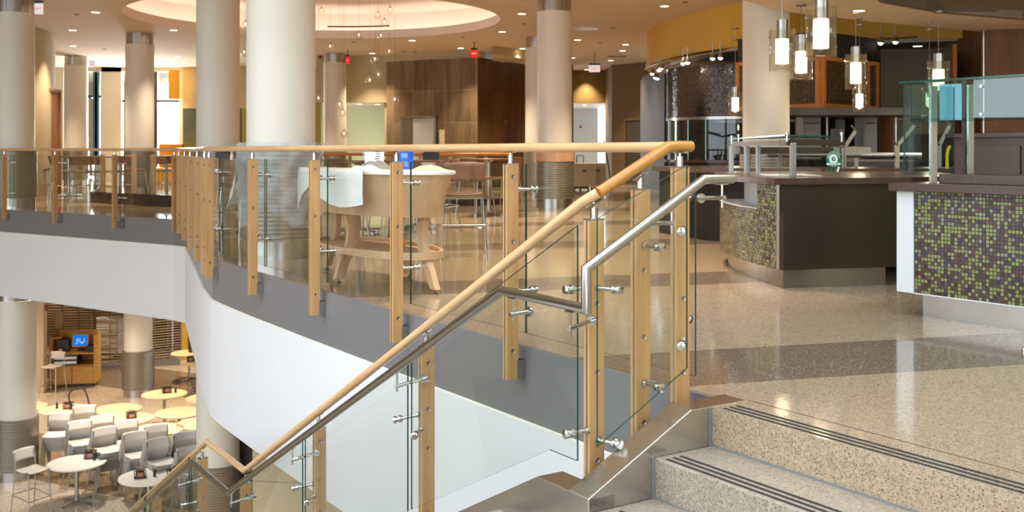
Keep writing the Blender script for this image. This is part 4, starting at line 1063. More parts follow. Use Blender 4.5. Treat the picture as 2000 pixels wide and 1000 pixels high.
bucket(731, 8.9, .085, .19, 'bucket_white', 'white paint bucket standing on the oval table', [(282 + (k % 3) * 4, 318 - (k * 7) % 13, .02 + k * .02, .028 + k * .02) for k in range(8)])
tb, pb, zb = bucket(793, 8.55, .062, .185, 'bucket_blue', 'blue paint can with pale lettering on the oval table', [(262, 290, .028, .033), (262, 296, .042, .047), (262, 288, .056, .061)])
def text(body, size, M_, m, parent, name='lettering', ext=.0008, spacing=1):
    cu = bpy.data.curves.new(name, 'FONT'); cu.body = body; cu.size = size; cu.extrude = ext; cu.align_x = 'CENTER'; cu.align_y = 'CENTER'; cu.resolution_u = 3
    cu.materials.append(M[m]); o = bpy.data.objects.new(name, cu); COL.objects.link(o)
    bpy.context.view_layer.update(); me = bpy.data.meshes.new_from_object(o.evaluated_get(bpy.context.evaluated_depsgraph_get())); bpy.data.objects.remove(o); bpy.data.curves.remove(cu)
    me.transform(Matrix.Translation(-OFF[parent.name]) @ M_); me.materials.clear(); me.materials.append(M[m])
    o = bpy.data.objects.new(name, me); COL.objects.link(o); o.parent = parent
    return o
def facing(p, nrm, roll=0):
    """matrix: local X right, local Y up, local Z = nrm"""
    n = V(nrm).normalized(); up = V((0, 0, 1)); x = up.cross(n).normalized(); y = n.cross(x)
    m = Matrix((x, y, n)).transposed().to_4x4() @ Matrix.Rotation(roll, 4, 'Z'); m.translation = V(p); return m
bb = [c for c in kids(tb) if c.name.startswith('bucket_body')][0]
dv = (V((0, 0, 0)) - pb); dv.z = 0; dv.normalize()
text('00', .05, facing(V((pb.x, pb.y, zb + .11)) + dv * .0625 + V((-.012, 0, 0)), dv), 'ink_light', bb, ext=.0015)
# plastic film on the near column
cxy = cx(549, 10.55)
def film(s, t_):
    a = R(-200 + 230 * s); z = .52 + .62 * t_ - .22 * abs(math.sin(s * 7)) * (1 - t_)
    rr = .41 + .016 * math.sin(s * 31 + t_ * 6) + .014 * math.sin(s * 53 - t_ * 15) + .01 * math.sin(t_ * 40 + s * 9)
    return V((cxy[0] + rr * math.cos(a), cxy[1] + rr * math.sin(a), z))
sheet('plastic_film', film, 70, 26, 'plastic_film', 'crinkled clear plastic film wrapped around the nearest column base', 'plastic sheet', amp=.005)
def film2(s, t_):
    a = R(-215 + 40 * s); z = .58 + .54 * t_; rr = .42 + .10 * (1 - t_) + .02 * math.sin(s * 9 + t_ * 5)
    return V((cxy[0] + rr * math.cos(a), cxy[1] + rr * math.sin(a), z - .1 * s * (1 - t_)))
sheet('plastic_film', film2, 18, 16, 'plastic_white', 'loose white plastic tail hanging left of the nearest column', 'plastic sheet', amp=.006)
# wood grain paper band on the tan column
cq_ = cx(1083, 19.6); mb = MB(); mb.lathe([(.385, .86), (.385, 1.03), (.38, 1.03)], (cq_[0], cq_[1], 0), 40)
tag(obj('paper_band', mb, 'table_oak', smooth=True), 'wood coloured paper band around the ribbed base of the tan column', 'paper')

# --- brown bar stools and high tables upstairs
BS = Inst(make_seat('bar_stool', 'x', 'stool', 'walnut_ply', .62, back=(.14, .33), group='brown bar stools', w=.40))
BSn = [((905, 380), .62, 0, 'brown bar stool right of the oval table, seen from behind', 186)]
p = on(905, 381, .62); BS.put((p.x, p.y, 0), R(184), 'brown bar stool right of the oval table, seen from behind', 'brown bar stools')
HT = Inst(round_table('high_table', 'x', 'walnut_ply', .93, .38, group='round high tables'))
hts = [(700, 13.6, 'high table behind the oval table and white bucket'), (815, 14.4, 'high table behind the blue can'), (235, 23.6, 'high table behind the left railing post'),
       (134, 24.5, 'high table near the brown door at the far left'), (325, 24.6, 'high table left of the railing corner'), (470, 13.6, 'high table just right of the bunched railing posts'), (955, 17.4, 'high table in front of the tiled block')]
for k, (px, Y, lab) in enumerate(hts):
    HT.put((X(px, Y), Y, 0), R(15 * k), 'round brown ' + lab, 'round high tables')
sts = [(672, 13.1, 40, 'left of the high table behind the white bucket'), (735, 12.9, -160, 'before the high table behind the white bucket'), (765, 14.6, 120, 'between the two high tables behind the oval table'),
       (855, 13.9, -70, 'right of the high table behind the blue can'), (800, 13.2, 170, 'before the high table behind the blue can'),
       (163, 21.8, 184, 'with back toward the left railing, second pane'), (196, 22.3, 176, 'beside the stool facing away at the left railing'), (120, 22.4, 120, 'behind the second railing post from the left'),
       (240, 22.4, 200, 'between the curved glass screen and the railing'), (262, 24.2, 60, 'behind the curved glass screen, left part'), (318, 23.2, 170, 'behind the curved glass screen, right part'), (338, 24.2, 30, 'close behind the curved glass screen at its right end'),
       (75, 24.8, 150, 'in front of the brown door'), (470, 12.5, 150, 'under the loose plastic tail by the nearest column'), (463, 13.6, 10, 'behind the nearest column at the bunched posts'),
       (930, 16.9, 140, 'left of the table before the tiled block'), (985, 17.0, -120, 'right of the table before the tiled block')]
for (px, Y, rz, lab) in sts: BS.put((X(px, Y), Y, 0), R(rz), 'brown bar stool ' + lab, 'brown bar stools')
# low curved glass screen with dark base far left
cs = thing('glass_screen', (X(280, 20.6), 20.6, 0), 'low curved glass screen on a dark brown plinth behind the left railing', 'screen')
cpz = smoothp([(X(192, 23.5), 23.8), (X(192, 22.2), 22.0), (X(215, 21.3), 21.2), (X(262, 20.6), 20.6), (X(345, 19.9), 19.9)], 6)
mb = MB(); mb = strip(cpz, 0, .1, 0, .22); obj('plinth', mb, 'stone_brown', cs)
mb = strip(cpz, .03, .045, .22, .95); obj('curved_pane', mb, 'glass', cs, smooth=True)
for px, Y in ((200, 21.9), (262, 20.75), (300, 20.35)):
    q = V((X(px, Y), Y, 0)); mb = MB(); mb.box((q.x - .04, q.y - .03, .1), (q.x + .04, q.y + .03, .98)); obj('screen_post', mb, 'oak_post', cs)
# low curved screen behind stools in the middle
cs = thing('glass_screen', (X(880, 21), 21, 0), 'long low glass screen with oak rail behind the brown stool and oval table', 'screen')
cpz = smoothp([(X(620, 22), 22.4), (X(760, 20.6), 20.6), (X(880, 20.2), 20.2), (X(1000, 21), 21)], 6)
obj('plinth', strip(cpz, 0, .1, 0, .12), 'stone_brown', cs); obj('curved_pane', strip(cpz, .03, .045, .12, .93), 'glass', cs, smooth=True)
mb = MB(); mb.tube([V((p.x, p.y, .985)) for p in cpz], .035, 10); obj('top_rail', mb, 'hood_frame_wood', cs, smooth=True)
for k in range(0, len(cpz), 3):
    q = cpz[k]; mb = MB(); mb.box((q.x - .035, q.y - .05, .0), (q.x + .035, q.y - .01, .95)); obj('screen_post', mb, 'oak_post', cs)
# white condiment things on far table top near the rail
HB = thing('coffee_machine', (X(842, 14.4), 14.4, .93), 'small dark serving urn on the high table behind the blue can', 'urn'); q = OFF[HB.name]
mb = MB(); mb.box((q.x - .11, q.y - .08, .93), (q.x + .11, q.y + .08, 1.02)); mb.extr([q + V((-.13, -.09, .09)), q + V((.13, -.09, .09)), q + V((0, -.09, .15))], (0, .18, 0)); obj('urn_body', mb, 'dark_metal', HB)
mb = MB(); mb.box((q.x - .04, q.y - .085, .935), (q.x + .04, q.y - .079, 1.0)); obj('opening', mb, 'black_plastic', HB)
HB = thing('napkin_dispenser', (X(437, 13.2), 13.2, .93), 'dark napkin dispenser on the table at the bunched posts', 'dispenser'); q = OFF[HB.name]
mb = MB(); mb.box((q.x - .09, q.y - .06, .93), (q.x + .09, q.y + .06, 1.04)); obj('dispenser_body', mb, 'dark_metal', HB, bevel=.01)
mb = MB(); mb.box((q.x - .05, q.y - .063, .95), (q.x + .05, q.y - .06, 1.02)); obj('opening', mb, 'black_plastic', HB)
q = V((X(455, 13.2), 13.15, .93)); mb = MB(); mb.lathe([(0, 0), (.025, 0), (.025, .07), (.012, .1), (.014, .12), (0, .12)], q, 12); tag(obj('squeeze_bottle', mb, 'white_laminate', smooth=True), 'small white bottle on the table beside the napkin dispenser', 'bottle')

# bins and suitcase near the bright corridor
for k, (px, Y, w, lab, m) in enumerate(((1140, 27.0, .62, 'tan rectangular rolling bin beside the tan column', 'bin_tan'), (1166, 27.4, .42, 'narrow tan rolling bin right of the larger bin', 'bin_tan'))):
    p = V((X(px, Y), Y, 0)); t = thing('rolling_bin', p, lab, 'bin', 'rolling bins'); 
    mb = MB(); mb.box((p.x - w / 2, p.y - .25, .14), (p.x + w / 2, p.y + .25, .74)); obj('bin_body', mb, m, t, bevel=.02)
    mb = MB(); mb.box((p.x - .06, p.y - .26, .52), (p.x + .06, p.y - .25, .57)); obj('grip', mb, 'black_plastic', t)
    for sx in (-1, -.4, .4, 1):
        mb = MB(); mb.lathe([(0, -.02), (.055, -.02), (.055, .02), (0, .02)], (p.x + sx * (w / 2 - .06), p.y - .2, .06), 12, axis=(1, 0, 0)); mb.box((p.x + sx * (w / 2 - .06) - .01, p.y - .21, .06), (p.x + sx * (w / 2 - .06) + .01, p.y - .19, .14)); obj('wheel', mb, 'rubber', t)
p = V((X(1133, 28.2), 28.2, 0)); t = thing('suitcase', p, 'dark suitcase with a raised pull handle behind the tan bin', 'suitcase')
mb = MB(); mb.box((p.x - .2, p.y - .12, .04), (p.x + .2, p.y + .12, .62)); obj('case_body', mb, 'black_plastic', t, bevel=.03)
mb = MB(); mb.tube([(p.x - .09, p.y, .6), (p.x - .09, p.y, .92), (p.x + .09, p.y, .92), (p.x + .09, p.y, .6)], .014, 6); obj('pull_handle', mb, 'black_plastic', t)
p = V((X(1188, 30), 30, 0)); mb = MB(); mb.tube(smoothp([(p.x + .08, p.y, .02), (p.x + .02, p.y, .5), (p.x - .06, p.y + .02, 1.0), (p.x - .12, p.y + .05, 1.35)], 5), .022, 8)
tag(obj('leaning_pole', mb, 'dark_metal', smooth=True), 'thin dark pole leaning at the bright corridor opening', 'pole')
p = V((X(325, 34), 34.5, 0)); t = thing('bench_seat', p, 'yellow upholstered bench under the far window', 'bench'); mb = MB(); mb.box((X(301, 34.5), 34.2, 0), (X(348, 34.5), 35.1, .5)); obj('seat', mb, 'sofa_yellow', t, bevel=.04)
mb = MB(); mb.box((X(301, 34.5), 34.95, .5), (X(348, 34.5), 35.15, 1.28)); obj('backrest', mb, 'sofa_yellow', t, bevel=.03)
mb = MB(); mb.box((X(331, 35.4), 35.3, 2.78), (X(351, 35.4), 35.36, 3.75)); tag(obj('hanging_banner', mb, 'yellow_bright'), 'bright yellow banner hanging in front of the far window', 'banner')
# ================================================================== SERVERY
# ---- right counter with green mosaic front
F0 = V((2.50, 6.80, 0)); CD_ = V((.554, -.833, 0)); CB = V((.833, .554, 0))
def RC(a, b, z=0): p = F0 + CD_ * a + CB * b; return V((p.x, p.y, z))
t = thing('mosaic_counter', F0 + CD_ * 1.5 + CB * .4, 'serving counter with green and brown mosaic front and dark stone top at the right edge', 'counter')
RCM = lambda v: RC(v[0], v[1], v[2])
mb = MB(); mb.box((.0, .03, .15), (3.2, .85, .80), RCM); obj('carcass', mb, 'stone_brown', t)
mb = MB(); n = 8
mb.face([RC(.11, .0, .155), RC(3.2, .0, .155), RC(3.2, .0, .80), RC(.11, .0, .80)], uv=[(0, 0), (3.09, 0), (3.09, .645), (0, .645)])
mb.face([RC(.11, .03, .80), RC(3.2, .03, .80), RC(3.2, .03, .155), RC(.11, .03, .155)])
obj('mosaic_front', mb, 'mosaic_green', t, weld=False)
mb = MB(); mb.box((-.02, -.006, .15), (.105, .85, .80), RCM); mb.box((.105, -.003, .147), (3.2, .02, .156), RCM); obj('end_panel', mb, 'white_enamel', t, bevel=.003)
mb = MB(); mb.box((.10, .10, 0), (3.2, .80, .15), RCM); obj('toe_kick', mb, 'steel_sheet', t)
mb = MB(); mb.box((-.05, -.05, .80), (3.25, .9, .852), RCM); obj('countertop', mb, 'stone_brown', t, bevel=.004)
mb = MB(); mb.box((.2, .12, .852), (3.2, .5, .91), RCM); obj('raised_ledge', mb, 'stone_brown', t, bevel=.004)
# display guard on it
t = thing('sneeze_guard', RC(1.2, .3, .85), 'tall teal edged glass food guard on steel posts above the mosaic counter', 'sneeze guard')
def sg_post(par, p, z0, z1, w=.035, m='steel'): mb = MB(); mb.box((p.x - w / 2, p.y - w / 2, z0), (p.x + w / 2, p.y + w / 2, z1)); return obj('guard_post', mb, m, par, bevel=.002)
pA, pB = RC(.16, .12), RC(.55, .46)
sg_post(t, pA, .852, 1.47, .04); sg_post(t, RC(.20, .46), .91, 1.49, .035)
pane(t, [RC(.05, .04, 1.24), RC(3.2, .04, 1.24), RC(3.2, .04, 1.49), RC(.05, .04, 1.49)], CB, .01, gm='glass_teal')
pane(t, [RC(-.02, .02, 1.492), RC(3.3, .02, 1.492), RC(3.3, .62, 1.53), RC(-.02, .62, 1.53)], (0, 0, 1), .014, name='top_shelf', gm='glass_teal')
pane(t, [RC(-.02, .08, .90), RC(-.02, .62, .90), RC(-.02, .62, 1.49), RC(-.02, .08, 1.49)], -CD_, .01, gm='glass_teal')
for a in (.14, .14, .54, 1.4):
    for z in (1.28, 1.45): mb = MB(); mb.lathe([(0, -.012), (.010, -.012), (.010, .02), (0, .02)], RC(a, .05, z), 12, axis=CB); obj('glass_clamp', mb, 'chrome', t, smooth=True)
# dark cabinet and added blue pane painting the reflection in the guard glass
t = thing('display_cabinet', RC(1.8, 1.6, 0), 'dark brown panelled cabinet behind the teal glass guard', 'cabinet')
mb = MB(); mb.box((-.62, 1.5, 0), (3.2, 2.2, 1.16), RCM); obj('cabinet_body', mb, 'stone_brown', t, bevel=.004)
mb = MB()
for k in range(7): a = -.6 + k * .55; mb.box((a + .01, 1.485, .2), (a + .53, 1.5, 1.10), RCM)
obj('front_panel', mb, 'stone_brown', t, bevel=.003)
mb = MB(); mb.box((-.66, 1.46, 1.16), (3.2, 2.25, 1.19), RCM); obj('cabinet_top', mb, 'stone_brown', t)
t = thing('blue_reflection', RC(.5, .9, .85), 'blue mirror pane added for the reflection in the teal glass guard', 'screen')
pane(t, [RC(-.19, .70, 1.27), RC(-.04, .74, 1.27), RC(-.04, .74, 1.52), RC(-.19, .70, 1.52)], CB, .01, name='reflection_pane', gm='mirror_blue')
mb = MB(); mb.box((-.04, .73, .852), (-.015, .755, 1.54), RCM); obj('reflection_pane_post', mb, 'dark_metal', t)

# ---- island counter
IZ = .85
t = thing('island_counter', (2.5, 9.0, 0), 'island serving counter with curved mosaic side, brushed metal front and dark stone top', 'counter')
cv = smoothp([(2.06, 10.35), (1.93, 9.75), (1.90, 9.1), (1.95, 8.55), (2.03, 8.05)], 5)     # curved side, far to near
fr = V((3.04, 8.28, 0)); bk = V((3.35, 10.4, 0))
body = [p for p in cv] + [fr, bk]
mb = MB(); mb.prism([(p.x, p.y) for p in offset(cv, 0.015 * -1)] + [(fr.x, fr.y + .03), (bk.x, bk.y)], .145, .585); mb.prism([(p.x, p.y) for p in offset(cv, -.24)[:-1]] + [(2.1, 8.12), (fr.x, fr.y + .03), (bk.x, bk.y)], .585, .80); obj('carcass', mb, 'stone_brown', t, weld=False)
def curved(m, off, z0, z1, i0=0, i1=None, name='mosaic_side', th=0):
    P = offset(cv, off)[i0:i1]; mb = MB(); l = 0; rows = [[], []]; uv = [[], []]
    for i, p in enumerate(P):
        if i: l += (p - P[i - 1]).length
        rows[0].append(V((p.x, p.y, z0))); rows[1].append(V((p.x, p.y, z1))); uv[0].append((l, z0)); uv[1].append((l, z1))
    mb.grid(rows, False, uv); return obj(name, mb, m, t, solid=th, weld=False)
n = len(cv)
curved('mosaic_green', .0, .15, .585, 0, n, th=.01); curved('mosaic_green', .0, .585, .80, n - 5, n, th=.01)
curved('stone_brown', .004, .575, .59, 0, n - 4, 'niche_sill', .02)
pts = offset(cv, -.22)[1:n - 4]; mb = MB(); mb.grid([[V((p.x, p.y, z)) for p in pts] for z in (.59, .80)]); obj('niche_back', mb, 'white_enamel', t)
a0, a1 = offset(cv, .006), offset(cv, -.22)
mb = MB(); i = n - 5; mb.face([V((a0[i].x, a0[i].y, .59)), V((a1[i].x, a1[i].y, .59)), V((a1[i].x, a1[i].y, .80)), V((a0[i].x, a0[i].y, .80))]); mb.grid([[V((p.x, p.y, .592)) for p in a0[1:n - 4]], [V((p.x, p.y, .592)) for p in a1[1:n - 4]]]); obj('niche_shelf', mb, 'white_enamel', t)
mb = MB(); mb.extr([V((2.03, 8.05, .15)), fr + V((0, 0, .15)), fr + V((0, 0, .80)), V((2.03, 8.05, .80))], (-.004, .02, 0)); obj('metal_front', mb, 'steel_dark', t)
mb = MB(); mb.bar((2.028, 8.052, .15), (2.028, 8.052, .80), .02, .02); mb.bar((fr.x, fr.y, .15), (fr.x, fr.y, .8), .03, .03); obj('corner_trim', mb, 'steel_sheet', t)
ik = offset(cv, -.07)
mb = MB(); mb.prism([(p.x, p.y) for p in ik[:-1]] + [(2.09, 8.12), (2.95, 8.33), (3.2, 10.3)], 0, .146); obj('toe_kick', mb, 'steel_sheet', t, weld=False)
tp = offset(cv, .06)
mb = MB(); mb.prism([(p.x, p.y) for p in tp[:-1]] + [(1.985, 7.99), (3.12, 8.24), (3.9, 8.9), (4.2, 10.6), (2.1, 10.6)], .80, IZ); obj('countertop', mb, 'stone_brown', t, weld=False, bevel=.003)
# dark refrigerated unit to the right of it
t = thing('refrigerated_unit', (3.75, 10.0, 0), 'dark refrigerated unit with a small red light between the two counters', 'refrigerator')
mb = MB(); mb.prism([(3.42, 9.3), (4.3, 9.55), (4.5, 10.9), (3.5, 10.9)], .05, .795); obj('unit_body', mb, 'dark_metal', t, weld=False)
q = at(1764, 399, 9.42); mb = MB(); mb.lathe([(0, -.01), (.008, -.01), (.008, .0), (0, .002)], (q.x, q.y - .02, q.z), 10, axis=(0, -1, 0)); obj('indicator_light', mb, 'led_red', t)
mb = MB(); mb.tube([(3.3, 9.2, .56), (3.38, 9.16, .56), (3.40, 9.30, .56)], .012, 8); mb.tube([(3.36, 9.2, .56), (3.36, 9.2, 0)], .016, 8); obj('tray_bracket', mb, 'steel', t)
# sunk steel pans
for k, (xa, xb, lab) in enumerate(((1492, 1518, 'shallow white serving pan set in the island top, left of the guard post'), (1520, 1542, 'middle white serving pan set in the island top'), (1556, 1588, 'white serving pan in the island top right of the guard post'))):
    A = on((xa + xb) / 2, 343, IZ); w = (xb - xa) / 2 / F * A.y
    mb = MB(); mb.grid([[V((A.x + sx * (w - o), A.y + sy * (.28 - o), z)) for sx, sy in ((-1, -1), (1, -1), (1, 1), (-1, 1))] for o, z in ((0, IZ + .001), (0, IZ + .008), (.012, IZ + .008), (.03, IZ + .001), (w * .9, IZ + .001))], True)
    tag(obj('serving_pan', mb, 'white_enamel', bevel=0), lab, 'pan', 'serving pans in the island top')
# sneeze guard of the island
t = thing('sneeze_guard', (2.45, 8.9, IZ), 'low steel framed glass food guard carrying a round green emblem on the island', 'sneeze guard')
g = [V((2.21, 8.30, 0)), V((2.62, 8.42, 0)), V((1.985, 9.55, 0)), V((2.06, 9.25, 0)), V((2.10, 9.0, 0))]
sg_post(t, g[0], IZ, 1.12, .045, 'steel_sheet'); sg_post(t, g[2], IZ, 1.10, .04); sg_post(t, g[3], IZ, 1.10, .045); sg_post(t, g[4], IZ, 1.10, .035)
mb = MB(); mb.bar((2.19, 8.30, 1.125), (2.66, 8.44, 1.125), .03, .05); mb.bar((2.18, 8.32, 1.12), (2.0, 9.6, 1.12), .03, .045); mb.bar((2.05, 9.5, 1.06), (2.95, 9.7, 1.06), .03, .06); obj('guard_frame', mb, 'steel_dark', t)
pane(t, [V((1.98, 9.62, 1.16)), V((2.14, 8.28, 1.175)), V((2.66, 8.44, 1.165)), V((2.6, 9.6, 1.165))], (0, 0, 1), .01, name='top_shelf')
pane(t, [V((2.10, 8.262, IZ + .01)), V((2.655, 8.42, IZ + .01)), V((2.655, 8.42, 1.16)), V((2.10, 8.262, 1.16))], (-.27, .96, 0), .006, name='front_pane')
for q in ((2.16, 8.28, 1.16), (2.63, 8.41, 1.16), (2.02, 9.4, 1.16), (1.99, 9.55, 1.15)):
    mb = MB(); mb.lathe([(0, -.03), (.009, -.03), (.009, .035), (.012, .035), (.012, .045), (0, .045)], q, 10); obj('glass_clamp', mb, 'chrome', t, smooth=True)
# round emblem sticker on the front pane
en = V((.27, -.96, 0)).normalized(); ec = at(1627.5, 311, 8.375); ex = V((en.y, -en.x, 0)) * -1
em = thing('emblem_sticker', ec, 'round green certification emblem stuck on the island food guard', 'sticker')
def edisc(r, d, m, name, n=36, cx_=0, cz_=0, ry=None):
    mb = MB(); ry = ry or r
    P = [ec + en * d + ex * (cx_ + r * math.cos(2 * math.pi * k / n)) + V((0, 0, cz_ + ry * math.sin(2 * math.pi * k / n))) for k in range(n)]
    mb.extr(P, en * .0006); return obj(name, mb, m, em)
edisc(.066, .001, 'green_print', 'emblem_disc'); edisc(.040, .0022, 'white_print', 'inner_disc', cz_=.002); edisc(.016, .0034, 'navy_print', 'center_mark', cz_=.002); edisc(.007, .0044, 'white_print', 'center_dot', cz_=.003, cx_=.002)
for k in range(5):
    a = R(20 + 35 * k); edisc(.004, .0034, 'navy_print', 'emblem_mark', 3, .028 * math.cos(a), .002 + .028 * math.sin(a))
mb = MB(); mb.box((-.064, 0, -.046), (.064, .0008, -.030), lambda v: ec + ex * v[0] + en * (.0034 + v[1]) + V((0, 0, v[2]))); obj('ribbon', mb, 'white_print', em)
def eface(dx, dz, roll, d=.0048):
    return facing(ec + en * d + ex * dx + V((0, 0, dz)), en, roll)
s = 'GREEN RESTAURANT'
for i, chh in enumerate(s):
    a = R(168 - 156 * i / (len(s) - 1))
    if chh != ' ': text(chh, .0165, eface(.053 * math.cos(a), .003 + .053 * math.sin(a), a - math.pi / 2), 'white_print', em, ext=.0003)
text('CERTIFIED', .0165, eface(0, -.038, 0), 'green_print', em, ext=.0003); text('ASSOCIATION', .0085, eface(0, -.053, 0), 'white_print', em, ext=.0003)
for k in range(3): 
    mb = MB(); c = ec + ex * (-.055 + .034 * k) + V((0, 0, -.085)); P = []
    for j in range(10): a = R(90 + 36 * j); r_ = .013 if j % 2 == 0 else .0055; P.append(c + en * .001 + ex * (r_ * math.cos(a)) + V((0, 0, r_ * math.sin(a))))
    mb.extr(P, en * .0006); obj('emblem_star', mb, 'green_print', em)
mb = MB(); P = [ec + en * .0016 + ex * a + V((0, 0, b)) for a, b in ((.028, -.098), (.046, -.1), (.058, -.06), (.04, -.058))]; mb.extr(P, en * .0006); obj('leaf_mark', mb, 'white_print', em)

# ---- second serving line behind
t = thing('back_counter', (4.2, 12.2, 0), 'long dark stone serving counter running behind the island', 'counter')
mb = MB(); mb.prism([(1.9, 13.6), (2.3, 12.4), (3.4, 11.7), (5.6, 11.9), (5.7, 12.9), (3.6, 12.9), (2.6, 13.9)], 0, .80); obj('carcass', mb, 'mosaic_dark', t, weld=False)
mb = MB(); mb.prism([(1.8, 13.6), (2.2, 12.3), (3.4, 11.6), (5.7, 11.8), (5.8, 13.0), (3.6, 13.0), (2.7, 14.1)], .80, .86); obj('countertop', mb, 'stone_brown', t, weld=False)
def arm_guard(px, Y, lab, z1=.99, arm=(.20, .30), dirx=1):
    p = V((X(px, Y), Y, 0)); t = thing('guard_stand', (p.x, p.y, .86), lab, 'guard post', 'angled guard posts'); sg_post(t, p, .86, z1 + .12, .045)
    mb = MB(); mb.bar((p.x, p.y, z1 + .11), (p.x + arm[0] * dirx, p.y, z1 + .11 + arm[1]), .03, .035); obj('angled_arm', mb, 'steel', t)
    mb = MB()
    for f in (0, 1): mb.tube([(p.x - .05 + arm[0] * dirx * f, p.y - .02, z1 + .17 + arm[1] * f), (p.x + arm[0] * dirx * f, p.y - .02, z1 + .12 + arm[1] * f)], .01, 6)
    obj('glass_clamp', mb, 'chrome', t)
arm_guard(1752, 12.2, 'steel guard post with angled arm left of the teal glass guard', z1=1.0, arm=(.20, .24))
arm_guard(1648, 12.0, 'steel guard post with angled arm right of the green emblem', z1=.97, arm=(.13, .20))
arm_guard(1834, 12.2, 'steel guard post with angled arm seen through the teal glass', z1=1.0, arm=(.12, .24))
t = thing('tube_rail', (4.2, 12.3, .86), 'horizontal brushed steel tube running along the back counter', 'rail')
mb = MB(); mb.tube([(3.0, 12.4, 1.02), (4.75, 12.25, 1.0)], .035, 12); mb.box((2.55, 12.05, 1.02), (4.1, 12.12, 1.10)); obj('tube', mb, 'steel', t, smooth=False)
mb = MB(); mb.box((4.0, 12.3, .86), (4.04, 12.34, 1.0)); obj('tube_support', mb, 'steel', t); mb = MB(); mb.box((3.1, 12.3, .86), (3.14, 12.34, 1.0)); obj('tube_support', mb, 'steel', t)
# yellow tube thing behind
q = at(1850, 320, 11.6); mb = MB(); mb.tube(smoothp([(q.x, q.y, .862), (q.x, q.y, 1.02), (q.x + .02, q.y, 1.09), (q.x + .035, q.y, 1.10)], 4), .018, 8); tag(obj('yellow_nozzle', mb, 'yellow_tube', smooth=True), 'bright yellow bent tube standing behind the teal glass', 'tube')

# ---- mosaic clad hood drum and the glass below it
HCx, HCy, HR_ = 4.78, 22.2, 1.52
t = thing('mosaic_hood', (HCx, HCy, 1.68), 'big dark glittering mosaic cylinder hood hanging below the yellow bulkhead', 'hood')
mb = MB(); mb.lathe([(HR_, 1.72), (HR_, 2.76), (0, 2.76)], (HCx, HCy, 0), 64); obj('mosaic_drum', mb, 'mosaic_dark', t, smooth=True)
mb = MB(); mb.lathe([(HR_ - .1, 1.74), (HR_ - .1, 1.68), (HR_ + .01, 1.68), (HR_ + .01, 1.735), (HR_, 1.735)], (HCx, HCy, 0), 64); obj('steel_rim', mb, 'steel', t, smooth=True)
t = thing('curved_display', (HCx, HCy, 0), 'curved glass food display below the dark mosaic hood', 'display case')
mb = MB(); mb.lathe([(HR_ - .05, 0), (HR_ - .05, .82)], (HCx, HCy, 0), 48); obj('display_base', mb, 'mosaic_dark', t, smooth=True)
mb = MB(); mb.lathe([(HR_ + .05, .82), (HR_ + .05, .87), (0, .87)], (HCx, HCy, 0), 48); obj('display_top', mb, 'stone_brown', t, smooth=True)
mb = MB(); mb.lathe([(HR_ - .02, .87), (HR_ - .02, 1.68)], (HCx, HCy, 0), 24, a0=150, a1=290); obj('curved_pane', mb, 'glass_teal', t, smooth=True)
for a in (186, 200, 215, 232): 
    mb = MB(); q = V((HCx + (HR_ - .04) * math.cos(R(a)), HCy + (HR_ - .04) * math.sin(R(a)), 0)); mb.tube([(q.x, q.y, .87), (q.x, q.y, 1.68)], .018, 8); obj('display_post', mb, 'steel', t, smooth=True)
# ---- timber framed fretwork bulkhead
t = thing('fretwork_canopy', (4.7, 18.2, 1.76), 'timber framed canopy with speckled dark fretwork panels above the kitchen line', 'canopy')
cn = V((X(1603, 17.5), 17.5, 0)); lf = V((X(1441, 18.75), 18.75, 0)); rt = V((X(1712, 18.7), 18.7, 0)); bk = V((X(1560, 20), 20.2, 0))
zb_, zt_ = 1.77, 2.62
mb = MB(); mb.prism([tuple(p.xy) for p in (lf, cn, rt, V((4.2, 18.82, 0)))], zb_, 3.04); obj('canopy_core', mb, 'kitchen_dark', t, weld=False)
def face_frame(a, b, cuts):
    d = (b - a).normalized(); n = V((d.y, -d.x, 0)); ln = (b - a).length; W_ = lambda v: a + d * v[0] + n * v[1] + V((0, 0, v[2]))
    mb = MB(); mb.box((0, .0, zb_), (ln, .06, zb_ + .07), W_); mb.box((0, 0, zt_ - .06), (ln, .06, zt_), W_)
    for c in cuts: mb.box((ln * c - (.0 if c == 0 else .07 if c == 1 else .035), 0, zb_ + .07), (ln * c + (.07 if c == 0 else 0 if c == 1 else .035), .06, zt_ - .06), W_)
    obj('canopy_frame', mb, 'hood_frame_wood', t)
    for i in range(len(cuts) - 1):
        mb = MB(); mb.box((ln * cuts[i] + .07, .01, zb_ + .07), (ln * cuts[i + 1] - .035, .03, zt_ - .06), W_); obj('fretwork_panel', mb, 'fret_panel', t)
face_frame(lf, cn, (0, .5, 1)); face_frame(cn, rt, (0, .80, 1))
# steel shelf below the canopy and the hood on the right
t = thing('pass_shelf', (5.5, 17.6, 1.6), 'dark steel pass shelf running under the fretwork canopy', 'shelf')
mb = MB(); mb.box((4.1, 17.2, 1.64), (6.85, 18.6, 1.76)); obj('shelf_board', mb, 'dark_metal', t)
mb = MB()
for x in (4.3, 5.5, 6.7): mb.tube([(x, 18.4, 1.64), (x, 18.4, .9)], .02, 8)
obj('shelf_support', mb, 'steel', t)
t = thing('extractor_hood', (7.0, 19.6, 1.8), 'large brushed steel extractor hood right of the fretwork canopy', 'extractor hood')
mb = MB(); mb.prism([(6.5, 18.6), (7.66, 18.3), (7.9, 20.4), (6.6, 20.6)], 1.78, 2.84); obj('hood_body', mb, 'hood_steel', t, weld=False)
mb = MB(); mb.box((7.64, 18.25, 1.76), (7.70, 18.31, 2.9)); obj('hood_edge', mb, 'hood_frame_wood', t)
